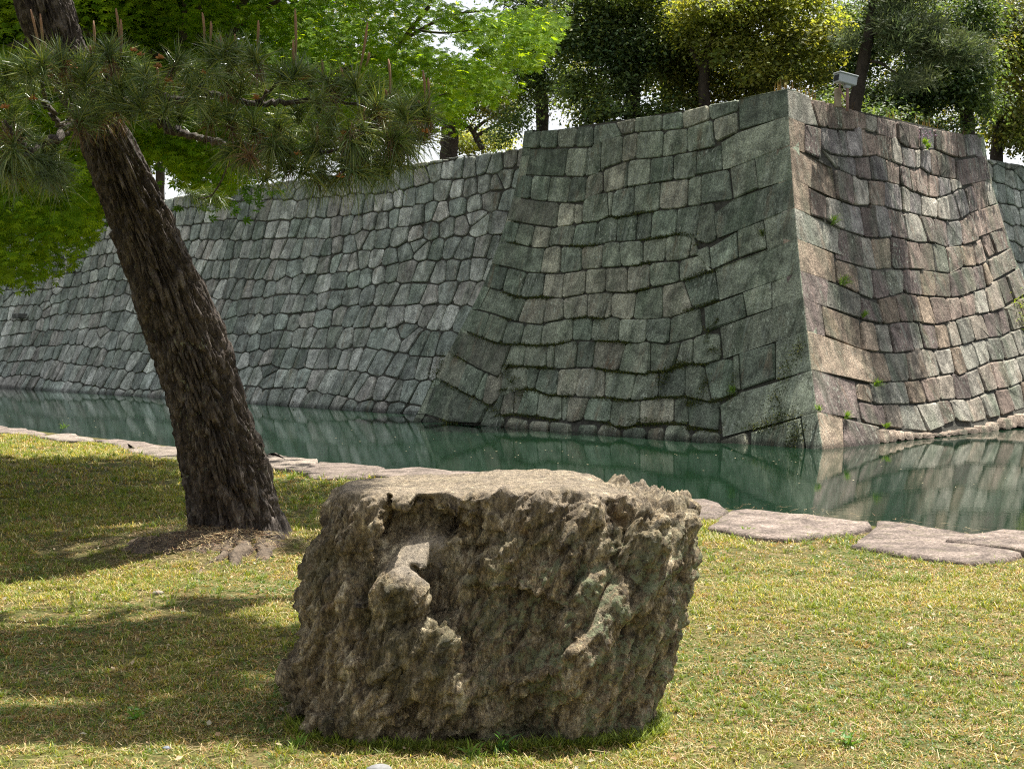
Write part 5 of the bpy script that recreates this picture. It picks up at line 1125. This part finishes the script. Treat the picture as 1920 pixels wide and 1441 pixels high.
far_tree('tall_tree', 'dark tree behind the far end of the curtain wall at left, behind the leaning pine', (300, 58), [[(300,420,58,.3),(300,250,58,.25),(300,80,58,.15)]], [(300,230,58,160,120),(120,260,58,120,120),(440,250,58,70,70),(250,60,58,200,80)], DK+OL, 650, 34, 0.17, 0.45)
far_tree('tall_tree', 'pale olive tree far behind the bastion, seen in the gaps of the front row', (1250, 52), [[(1250,250,52,.3),(1250,120,52,.2),(1260,20,52,.1)]], [(1100,190,52,60,40),(1240,120,52,80,60),(1120,120,52,90,60),(1230,20,52,120,70)], OL+YG[:1], 420, 34, 0.14, 0.42)
far_tree('tall_tree', 'olive tree far behind the right face, seen between pine and camellia', (1760, 55), [[(1740,280,55,.3),(1740,150,55,.2),(1740,40,55,.1)]], [(1720,200,55,140,60),(1860,180,55,80,110),(1600,100,55,90,100),(1780,60,55,140,90)], OL+YG[:1], 560, 34, 0.14, 0.45)

# ------------------------------------------------------------------ camera housing on its post
M_GREY = mat_simple('grey_enamel', (0.42, 0.45, 0.45), 0.45, 6, 0.12, 0.1, 0.002, 0.5); M_RUST = mat_simple('rusty_pink_paint', (0.33, 0.20, 0.17), 0.7, 14, 0.3, 0.4, 0.003)
M_DARK = mat_simple('dark_glass', (0.03, 0.03, 0.035), 0.2, 5, 0.1, 0.0, 0.001, 0.6); M_TAN = mat_simple('weathered_tan_box', (0.36, 0.29, 0.20), 0.8, 10, 0.3, 0.3, 0.003)
hc = at(1585, 150, 30.2); foot_z = zt
lamp = empty('camera_housing', (hc[0], hc[1], foot_z), 'grey box-shaped outdoor camera housing on a rusty pink post on top of the right wall', 'security camera')
V, Fs = box((0, 0, 0), 0.46, 0.24, 0.20, 0, 0.015); V[:, 0] *= 1; rot = R(-14)
def tilt(V): a = V.copy(); c_, s_ = math.cos(0.16), math.sin(0.16); a[:, 0], a[:, 2] = V[:, 0]*c_ + V[:, 2]*s_, -V[:, 0]*s_ + V[:, 2]*c_; return a
def turn(V, r_): a = V.copy(); a[:, 0] = V[:, 0]*math.cos(r_) - V[:, 1]*math.sin(r_); a[:, 1] = V[:, 0]*math.sin(r_) + V[:, 1]*math.cos(r_); return a
add('housing', turn(tilt(V), 0.35)+hc, Fs, M_GREY, lamp, smooth=False)
V, Fs = box((0, 0, 0.112), 0.50, 0.28, 0.03, 0, 0.008); add('sun_hood', turn(tilt(V), 0.35)+hc, Fs, M_GREY, lamp, smooth=False)
V, Fs = box((-0.236, 0, -0.005), 0.01, 0.18, 0.14, 0, 0.002); add('lens_window', turn(tilt(V), 0.35)+hc, Fs, M_DARK, lamp, smooth=False)
V, Fs = box((0.05, 0, -0.145), 0.12, 0.12, 0.09, 0, 0.012); add('bracket', turn(V, 0.35)+hc, Fs, M_GREY, lamp, smooth=False)
V, Fs = tube(np.array([[hc[0]+0.05, hc[1], foot_z-0.2], [hc[0]+0.05, hc[1], hc[2]-0.18]]), [0.035, 0.035], 14); add('post', V, Fs, M_RUST, lamp)
V, Fs = tube(spline([[hc[0]-0.12, hc[1]-0.03, hc[2]-0.1], [hc[0]-0.13, hc[1]-0.03, hc[2]-0.22], [hc[0]-0.04, hc[1]-0.04, hc[2]-0.36], [hc[0]+0.01, hc[1]-0.04, hc[2]-0.45]], 14), [0.018]*14, 8); add('conduit', V, Fs, M_RUST, lamp)
V, Fs = box((hc[0]-0.14, hc[1]+0.1, foot_z+0.12), 0.13, 0.10, 0.42, 0.2, 0.01)
tag(add('junction_box', V, Fs, M_TAN, None, smooth=False), 'small weathered tan box standing left of the camera post on the wall top', 'junction box')

# ------------------------------------------------------------------ weeds, dry stalks and moss on the wall
def blades(soup, c, n, h, spread, w, cols, up=(0, 0, 1)):
    up = np.array(up, float); d = RNG.standard_normal((n, 3))*spread + up; d /= np.linalg.norm(d, axis=1)[:, None]
    L_ = h*RNG.uniform(0.5, 1.1, (n, 1)); o = np.asarray(c) + RNG.standard_normal((n, 3))*h*0.12; sd_ = np.cross(d, RNG.standard_normal((n, 3))); sd_ /= np.linalg.norm(sd_, axis=1)[:, None]
    mid = o + d*L_*0.55; tip = o + d*L_; tip[:, 2] -= 0.18*L_[:, 0]
    V = np.stack([o-sd_*w, o+sd_*w, mid-sd_*w*0.8, mid+sd_*w*0.8, tip], 1).reshape(-1, 3); k = np.arange(n)[:, None]*5
    C = np.array(cols)[RNG.integers(0, len(cols), n)]*RNG.uniform(0.8, 1.2, (n, 1)); soup.add(V, [k+np.array([0, 1, 3, 2]), k+np.array([2, 3, 4])], np.c_[np.repeat(C, 5, 0), np.ones(5*n)])
GW = [(0.14, 0.26, 0.04), (0.20, 0.32, 0.05)]
def wall_pt(x, y, face, dep=0.06): s_, z_ = wall_sz(x, y, face); return wall_xyz(s_, z_, dep, face)
for x, y, f, h, lab in [(1557,416,'R',.26,'small bright grass tuft high on the right wall face, near the corner'), (1575,532,'R',.30,'largest bright green grass tuft, midway up the right wall face'),
                        (1614,592,'R',.2,'small grass tuft on the right face below the largest tuft'), (1636,722,'R',.24,'green weed in the joint low on the right face beside a big corner block'),
                        (1582,782,'R',.22,'upright green weed just above the lowest corner block on the right face'), (1540,768,'L',.16,'small weed at the broken corner edge just above the water'),
                        (1656,800,'R',.16,'yellow-green weed near the waterline on the right face'), (1378,734,'L',.22,'light green fern sprig in a mossy joint low on the left face'), (1434,440,'L',.2,'dark green sprig growing from a corner block of the left face')]:
    so = Soup(); c = wall_pt(x, y, f); out = -(uR if f == 'L' else uL); blades(so, c, 46, h, 0.45, 0.006, GW if 'dark' not in lab else MD, (out[0]*0.7, out[1]*0.7, 0.9))
    tag(so.build('weed', M_GRASS, None, smooth=False), lab, 'weed', 'weeds growing in the wall joints')
so = Soup(); c = wall_pt(1730, 268, 'R')
for dz, dx in ((0, 0), (-0.12, 0.08)): blades(so, c+np.array([dx, 0, dz]), 40, 0.16, 0.6, 0.012, [(0.22, 0.36, 0.04)])
for _ in range(26):
    q = c + np.array([random.gauss(0.0, 0.12), -0.1, random.gauss(0.16, 0.08)]); V, Fs = tube(np.array([q, q+[0, 0, 0.02], q+[0, 0, 0.035]]), [0.012, 0.016, 0.004], 5); so.add(V, Fs, (0.5, 0.38, 0.6))
tag(so.build('flowering_weed', M_GRASS, None, smooth=False), 'weed with pale violet flowers near the top of the right wall face', 'wildflower')
so = Soup()
for x, y in ((1912,595),(1905,570),(1918,555),(1916,610)):
    c = wall_pt(x, y, 'R', 0.2); n = 60; P = c + RNG.standard_normal((n, 3))*np.array([0.13, 0.13, 0.1])
    scatter_leaves(so, P, RNG.uniform(0.05, 0.09, n), np.c_[RNG.normal(0, .5, (n, 2)), np.ones(n)], RNG.standard_normal((n, 3)), np.tile((0.28, 0.36, 0.05), (n, 1)), QLV, QLF)
tag(so.build('leafy_weed', M_GRASS, None, smooth=False), 'yellow-green leafy plant sprouting from the wall at the right edge of the photo', 'weed')
so = Soup()
for x0, x1, n, h in ((1440,1470,16,.34),(1500,1545,34,.32),(1600,1640,10,.2),(1680,1760,14,.25),(1760,1850,14,.22)):
    for _ in range(n):
        x = random.uniform(x0, x1); f = 'L' if x < 1475 else 'R'; yt = np.interp(x, [1440, 1475, 1560, 1845], [176, 170, 200, 252]); s_, z_ = wall_sz(x, yt+6, f); c = wall_xyz(s_, TOP-0.1, -0.25, f)
        blades(so, c, 2, h*random.uniform(0.8, 1.7), 0.12, 0.006, [(0.30, 0.20, 0.11), (0.22, 0.14, 0.08)])
tag(so.build('dry_stalks', M_GRASS, None, smooth=False), 'brown dead stalks along the top of the bastion', 'dry grass', kind='stuff')
so = Soup()
def moss_at(x, y, f, n, sp, cols=((0.055, 0.075, 0.015), (0.09, 0.09, 0.018), (0.04, 0.055, 0.018)), dep=0.02):
    s_, z_ = wall_sz(x, y, f); u_ = RNG.normal(0, 1, (n, 2))*np.array(sp); P = wall_xyz(s_+u_[:, 0], z_+u_[:, 1], dep+RNG.uniform(-0.05, 0.05, n), f)
    C = np.array(cols)[RNG.integers(0, len(cols), n)]*RNG.uniform(0.6, 1.4, (n, 1))
    scatter_leaves(so, P, RNG.uniform(0.018, 0.04, n), RNG.standard_normal((n, 3)), RNG.standard_normal((n, 3)), C, QLV*np.array([1.3, 1, 1]), QLF)
for line, dens in ((L4, 0.15), (L5, 0.2), (L6, 0.3), (L7, 0.4), (L8, 0.5), (L9, 0.6), (L10, 0.8), (L11, 0.9), (L12, 0.8)):
    xs = np.array([p[0] for p in line]); ys = np.array([p[1] for p in line]); x = xs[0]+20
    while x < xs[-1]:
        if vnoise(np.array([[x*0.02, ys[0]*0.05, 3.3]]))[0] < 0.25+0.5*dens: moss_at(x, np.interp(x, xs, ys)-1.0, 'L', 26, (0.07, 0.024), dep=0.035)
        x += random.uniform(3, 7)
for x, y, n, sx_, sz_ in ((1480,690,240,.12,.22),(1500,655,150,.08,.12),(1470,780,420,.22,.11),(1430,800,260,.2,.06),(1492,818,420,.10,.12),(1248,705,260,.10,.13),(1277,682,220,.14,.06),(1322,725,200,.07,.14),(1300,755,160,.12,.04),(1330,620,120,.05,.13),(1338,655,90,.1,.03),
                          (965,712,120,.1,.06),(955,690,120,.08,.12),(826,690,200,.05,.2),(815,700,120,.1,.1),(1375,718,80,.06,.1),(1455,745,160,.12,.1),(1345,605,90,.03,.08),(1200,785,120,.25,.03),(930,768,100,.1,.03),(980,740,120,.1,.1)):
    moss_at(x, y, 'L', n, (sx_, sz_), dep=0.065)
so.build('moss', M_MOSS, bastion, smooth=False, kind='stuff')
so = Soup()
for _ in range(520):
    s_ = random.uniform(11.2, 42); z_ = -0.7 + abs(random.gauss(0, 1.1))
    P = wall_xyz(s_+RNG.normal(0, .10, 12), z_+RNG.normal(0, .03, 12), RNG.uniform(-0.06, 0.01, 12), 'L', RECESS)
    scatter_leaves(so, P, RNG.uniform(0.025, 0.05, 12), RNG.standard_normal((12, 3)), RNG.standard_normal((12, 3)), np.array([(0.07, 0.08, 0.02)])*RNG.uniform(0.6, 1.4, (12, 1)), QLV, QLF)
so.build('moss', M_MOSS, cur_l, smooth=False, kind='stuff')
# floating bits on the moat
so = Soup(); M_BIT = mat_vcol('floating_bits', 0.7, 0.3, 50, 0.2, 0.001)
for x, y in [(random.uniform(0, 1900), random.uniform(735, 800)+0.055*0) for _ in range(0)] + [(x_, 0.0645*x_+random.uniform(745, 800)) for x_ in [random.uniform(0, 1900) for _ in range(60)]] + list(((176,789),(178,800),(618,806),(660,806),(885,857),(925,858),(968,857),(1075,857),(1210,853),(1267,851),(1268,852),(1380,858),(1391,859),(1452,864),(1490,866),(1500,905),(640,905),(1600,900),(300,770),(760,845),(1100,870))):
    p = onz(x, y, WATER+0.004); n = 1; scatter_leaves(so, p[None], np.array([random.uniform(0.025, 0.05)]), np.array([[0, 0, 1.]]), RNG.standard_normal((1, 3))*[1, 1, 0], np.array([[0.55, 0.48, 0.3]]), QLV*np.array([1, 1, 0.1]), QLF)
tag(so.build('floating_leaves', M_BIT, None, smooth=False), 'pale leaf bits floating on the green moat water', 'fallen leaves', kind='stuff')

# ------------------------------------------------------------------ lawn: grass, litter, pebbles
col_src = bpy.data.collections.new('grass_sources')
def tuft(name, n, h, cols, spread, lean, w):
    so = Soup()
    for _ in range(n):
        a = random.uniform(0, 6.28); r = random.uniform(0, spread); o = np.array([r*math.cos(a), r*math.sin(a), -0.004]); b = random.uniform(0, 6.28); ln = random.uniform(0.5, 1.15)*h; le = random.uniform(0.2, lean)
        d = np.array([math.cos(b)*le, math.sin(b)*le, 1.0]); d /= np.linalg.norm(d); s_ = np.array([-math.sin(b), math.cos(b), 0])*w*random.uniform(0.7, 1.3)
        m1 = o + d*ln*0.55; t1 = o + d*ln + np.array([math.cos(b), math.sin(b), -0.6])*ln*0.22
        so.add(np.array([o-s_, o+s_, m1-s_*0.8, m1+s_*0.8, t1]), [np.array([[0, 1, 3, 2]]), np.array([[2, 3, 4]])], np.array(random.choice(cols))*random.uniform(0.75, 1.25))
    V = np.vstack(so.V); me = make_mesh(name, V, [np.vstack(f) for f in so.F.values()], np.vstack(so.C), False, M_GRASS)
    o = bpy.data.objects.new(name, me); col_src.objects.link(o)
STRAW = [(0.50, 0.39, 0.16), (0.68, 0.56, 0.28), (0.36, 0.23, 0.09)]; GRN = [(0.20, 0.235, 0.03), (0.28, 0.30, 0.04), (0.12, 0.165, 0.025)]
tuft('grass_a', 16, 0.036, GRN+STRAW[:1], 0.03, 1.6, 0.0021); tuft('grass_b', 16, 0.030, GRN+[(0.26, 0.27, 0.06)], 0.03, 2.2, 0.0023)
tuft('grass_c', 18, 0.026, STRAW, 0.035, 3.5, 0.0020); tuft('grass_d', 16, 0.030, STRAW+GRN, 0.035, 2.6, 0.0021)
tuft('grass_e', 8, 0.022, [(0.12, 0.20, 0.05), (0.20, 0.27, 0.08)], 0.02, 2.5, 0.0045); tuft('grass_f', 12, 0.05, [(0.24, 0.30, 0.05), (0.17, 0.23, 0.04)], 0.015, 0.9, 0.0018)
def lawn_points():
    pts = []; sc = []
    for y0, y1, dens, s_ in ((4.1, 5.6, 2300, 0.85), (5.6, 7.2, 1700, 0.95), (7.2, 9.5, 1000, 1.15), (9.5, 13, 520, 1.5), (13, 22.5, 200, 2.1)):
        w = 0.58*y1+0.9; n = int(dens*(y1-y0)*2*w); P = np.c_[RNG.uniform(-w, w, n), RNG.uniform(y0, y1, n)]
        P = P[np.abs(P[:, 0]) < 0.55*P[:, 1]+0.9]; pts.append(P); sc.append(np.full(len(P), s_))
    P = np.vstack(pts); S_ = np.concatenate(sc); k = (P - CORNER) @ uR
    ok = k < -13.30 - 0.15*vnoise(np.c_[P*1.5, 0*P[:, :1]])
    ok &= ~((((P[:, 0]+0.06)/0.70)**4 + ((P[:, 1]-5.36)/0.44)**4) < 1)
    ok &= (np.hypot(P[:, 0]-ROOT[0], P[:, 1]-ROOT[1]) > 0.36)
    nm = fbm(np.c_[P*1.1, 0*P[:, :1]], 3, 40); ok &= RNG.random(len(P)) < np.clip(0.85+0.9*nm, 0.35, 1)
    dm = np.hypot((P[:, 0]-ROOT[0]+0.25)/1.0, (P[:, 1]-ROOT[1]+0.45)/0.6); ok &= ~((dm < 1) & (RNG.random(len(P)) < 0.85))
    for q in kerb_polys:
        ok &= ~inside(P, q)
    P = P[ok]; S_ = S_[ok]
    t_ = RNG.uniform(math.pi*0.95, math.pi*2.05, 1300); e_ = RNG.uniform(0.93, 1.06, 1300); rx, ry = 0.70, 0.50      # longer fringe round the boulder's foot
    F_ = np.c_[-0.13 + rx*e_*np.sign(np.cos(t_))*np.abs(np.cos(t_))**0.6, 5.33 + ry*e_*np.sign(np.sin(t_))*np.abs(np.sin(t_))**0.6]
    global FRINGE; FRINGE = len(F_); return np.vstack([P, F_]), np.concatenate([S_, np.full(len(F_), 1.15)])
def inside(P, poly):
    x, y = P[:, 0], P[:, 1]; c = np.zeros(len(P), bool); n = len(poly)
    for i in range(n):
        x1, y1 = poly[i-1]; x2, y2 = poly[i]; m_ = ((y1 > y) != (y2 > y)); c ^= m_ & (x < (x2-x1)*(y-y1)/(y2-y1+1e-12)+x1)
    return c
kerb_polys = []
for o in kerb.children:
    n = len(o.data.vertices); k = (n-1)//4; co = np.array([o.data.vertices[i].co[:2] for i in range(k)]) + np.array(kerb.location)[:2]; kerb_polys.append(co.mean(0) + (co-co.mean(0))*np.array([0.95, 0.90]))
GP, GS = lawn_points(); GZ = ground_h(GP[:, 0], GP[:, 1])
me = bpy.data.meshes.new('grass'); me.vertices.add(len(GP)); me.vertices.foreach_set('co', np.c_[GP, GZ].astype(np.float32).ravel())
at_ = me.attributes.new('sc', 'FLOAT', 'POINT'); at_.data.foreach_set('value', (GS*RNG.uniform(0.6, 1.25, len(GS))).astype(np.float32))
pn = fbm(np.c_[GP*1.3, 0*GP[:, :1]+2], 3, 50); kind = RNG.random(len(GP)) - 0.95*pn + 0.01; idx = np.where(kind < 0.22, 0, np.where(kind < 0.42, 1, np.where(kind < 0.62, 3, np.where(kind < 0.95, 2, 4))))
idx[-FRINGE:] = np.where(RNG.random(FRINGE) < 0.5, 5, 0)
idx = np.where(RNG.random(len(GP)) < 0.05 + 0.2*(fbm(np.c_[GP*2.2, 0*GP[:, :1]+7], 2, 53) > 0.25), 5, idx); ai = me.attributes.new('vi', 'INT', 'POINT'); ai.data.foreach_set('value', idx.astype(np.int32))
grass = put('grass', me, None, kind='stuff'); tag(grass, 'short patchy half-dry lawn grass', 'grass')
ng = bpy.data.node_groups.new('grass_scatter', 'GeometryNodeTree'); ng.interface.new_socket('Geometry', in_out='INPUT', socket_type='NodeSocketGeometry'); ng.interface.new_socket('Geometry', in_out='OUTPUT', socket_type='NodeSocketGeometry')
gi = ng.nodes.new('NodeGroupInput'); go = ng.nodes.new('NodeGroupOutput'); ip = ng.nodes.new('GeometryNodeInstanceOnPoints'); ci = ng.nodes.new('GeometryNodeCollectionInfo')
ci.inputs['Collection'].default_value = col_src; ci.inputs['Separate Children'].default_value = True; ci.inputs['Reset Children'].default_value = True
m2p = ng.nodes.new('GeometryNodeMeshToPoints'); rv_ = ng.nodes.new('FunctionNodeRandomValue'); rv_.data_type = 'FLOAT_VECTOR'; rv_.inputs[0].default_value = (-0.2, -0.2, 0); rv_.inputs[1].default_value = (0.2, 0.2, 6.283)
na1 = ng.nodes.new('GeometryNodeInputNamedAttribute'); na1.data_type = 'FLOAT'; na1.inputs[0].default_value = 'sc'; na2 = ng.nodes.new('GeometryNodeInputNamedAttribute'); na2.data_type = 'INT'; na2.inputs[0].default_value = 'vi'
lk = ng.links.new; lk(gi.outputs[0], m2p.inputs['Mesh']); lk(m2p.outputs[0], ip.inputs['Points']); lk(ci.outputs[0], ip.inputs['Instance']); ip.inputs['Pick Instance'].default_value = True
lk([o for o in na2.outputs if o.enabled][0], ip.inputs['Instance Index']); lk([o for o in na1.outputs if o.enabled][0], ip.inputs['Scale']); lk(rv_.outputs[0], ip.inputs['Rotation']); lk(ip.outputs[0], go.inputs[0])
md = grass.modifiers.new('scatter', 'NODES'); md.node_group = ng
me.materials.append(M_GRASS)
# fallen needles, straw and dead leaves
so = Soup(); n = 19000; P = np.c_[RNG.uniform(-4.0, 4.2, n), RNG.uniform(4.1, 11.5, n)]; m1 = 3600; P = np.vstack([P, np.c_[RNG.normal(ROOT[0]-0.1, 0.45, m1), RNG.normal(ROOT[1]-0.5, 0.30, m1)]])
kd = (P-CORNER) @ uR; ok = (kd < -12.75) & ((kd < -13.3) | (RNG.random(len(P)) < 0.35)) & ~((((P[:, 0]+0.06)/0.70)**4 + ((P[:, 1]-5.36)/0.44)**4) < 1); P = P[ok]; n = len(P); z = np.where(kd[ok] > -13.3, 0.04, ground_h(P[:, 0], P[:, 1])) + 0.075*np.clip(1-((P[:, 0]-mc[0]+0.1)/0.72)**2-((P[:, 1]-mc[1]-0.05)/0.46)**2, 0, 1)**0.7 + RNG.uniform(0.004, 0.022, n); c3 = np.c_[P, z]
d = np.c_[RNG.standard_normal((n, 2)), RNG.normal(0, 0.15, n)]; d /= np.linalg.norm(d, axis=1)[:, None]; L_ = RNG.uniform(0.01, 0.042, (n, 1)); sd_ = np.cross(d, [0, 0, 1.0])*RNG.uniform(0.0007, 0.0016, (n, 1))
V = np.stack([c3-d*L_-sd_, c3-d*L_+sd_, c3+d*L_+sd_, c3+d*L_-sd_], 1).reshape(-1, 3); C = np.array([(0.36, 0.24, 0.12), (0.46, 0.35, 0.18), (0.24, 0.12, 0.06), (0.52, 0.42, 0.24)])[RNG.integers(0, 4, n)]
so.add(V, [np.arange(4*n).reshape(-1, 4)], np.c_[np.repeat(C, 4, 0), np.ones(4*n)])
n = 800; P = np.c_[RNG.uniform(-3.6, 3.6, n), RNG.uniform(4.1, 9.5, n)]; ok = ((P-CORNER) @ uR < -13.3) & ~((((P[:, 0]+0.06)/0.75)**4 + ((P[:, 1]-5.36)/0.5)**4) < 1); P = P[ok]; n = len(P)
scatter_leaves(so, np.c_[P, ground_h(P[:, 0], P[:, 1])+0.02], RNG.uniform(0.012, 0.03, n), np.c_[RNG.normal(0, .4, (n, 2)), np.ones(n)], RNG.standard_normal((n, 3)), np.array([(0.42, 0.32, 0.20), (0.30, 0.19, 0.10), (0.40, 0.36, 0.25)])[RNG.integers(0, 3, n)], QLV*np.array([1.2, 1, 1]), QLF)
tag(so.build('lawn_litter', mat_leaf('dry_litter', transl=0.1, rough=0.7, tcol=(1, 1, 1)), None, smooth=False), 'fallen brown pine needles, straw and bits of leaf', 'plant litter', kind='stuff')
# pebbles
M_PEB = mat_vcol('pebble', 0.8, 0.3, 60, 0.3, 0.003)
def pebble(x, y, r, lab, col):
    p = onz(x, y, 0.02); n1_, n2_ = 14, 9; T_, H_ = np.meshgrid(np.linspace(0, 2*math.pi, n1_, endpoint=False), np.linspace(-1.45, 1.45, n2_)); V = np.stack([np.cos(H_)*np.cos(T_), np.cos(H_)*np.sin(T_)*0.75, np.sin(H_)*0.45], -1).reshape(-1, 3)
    V = V*(1+0.25*fbm(V*1.5+x, 2, 3)[:, None])*r + np.array([p[0], p[1], float(ground_h(p[0], p[1]))+r*0.3]); i, j = np.meshgrid(np.arange(n2_-1), np.arange(n1_), indexing='ij'); i = i.ravel(); j = j.ravel(); jn = (j+1) % n1_
    F = np.stack([i*n1_+j, i*n1_+jn, (i+1)*n1_+jn, (i+1)*n1_+j], 1); caps = [np.arange(n1_)[::-1][None], (np.arange(n1_)+(n2_-1)*n1_)[None]]
    tag(add('pebble', V, [F]+caps, M_PEB, None, np.tile(col, (len(V), 1))), lab, 'pebble', 'pebbles lying in the grass')
pebble(296, 1108, 0.030, 'pale pebble lying in the sunny patch below the pine roots', (0.27, 0.24, 0.19))
pebble(313, 1396, 0.016, 'small bluish grey pebble near the bottom left corner of the lawn', (0.20, 0.22, 0.25)); pebble(712, 1441, 0.042, 'flat grey stone cut off by the bottom edge in front of the boulder', (0.22, 0.22, 0.22))
# a few broad-leaved weeds
for k, (x, y, h, lab) in enumerate([(946,1402,.075,'dark green leafy weed at the foot of the boulder'), (255,1345,.05,'pale green rosette weed left of the boulder in shade'), (560,1392,.05,'thin weed tuft at the lower left of the boulder'), (885,1408,.06,'grassy weed under the front of the boulder'), (1590,1390,.05,'small green weed patch in the dry grass at lower right'), (1400,995,.08,'taller grass tuft beside the kerb slabs'), (498,1010,.09,'bright grass tuft growing on the pine roots'), (120,798,.10,'little green sprout on the kerb near the left edge')]):
    so = Soup(); g = onz(x, y, 0.01); c = np.array([g[0], g[1], float(ground_h(g[0], g[1]))]); blades(so, c, 26, h*1.3, 0.7, 0.004, GW if k not in (0,) else [(0.07, 0.16, 0.03)])
    if k in (0, 1, 4): n = 14; scatter_leaves(so, c+np.c_[RNG.normal(0, h*0.45, (n, 2)), RNG.uniform(0.01, h, n)], RNG.uniform(0.02, 0.035, n), np.c_[RNG.normal(0, .4, (n, 2)), np.ones(n)], RNG.standard_normal((n, 3)), np.tile((0.10, 0.22, 0.05), (n, 1)), QLV, QLF)
    tag(so.build('lawn_weed', M_GRASS, None, smooth=False), lab, 'weed', 'weeds in the lawn')
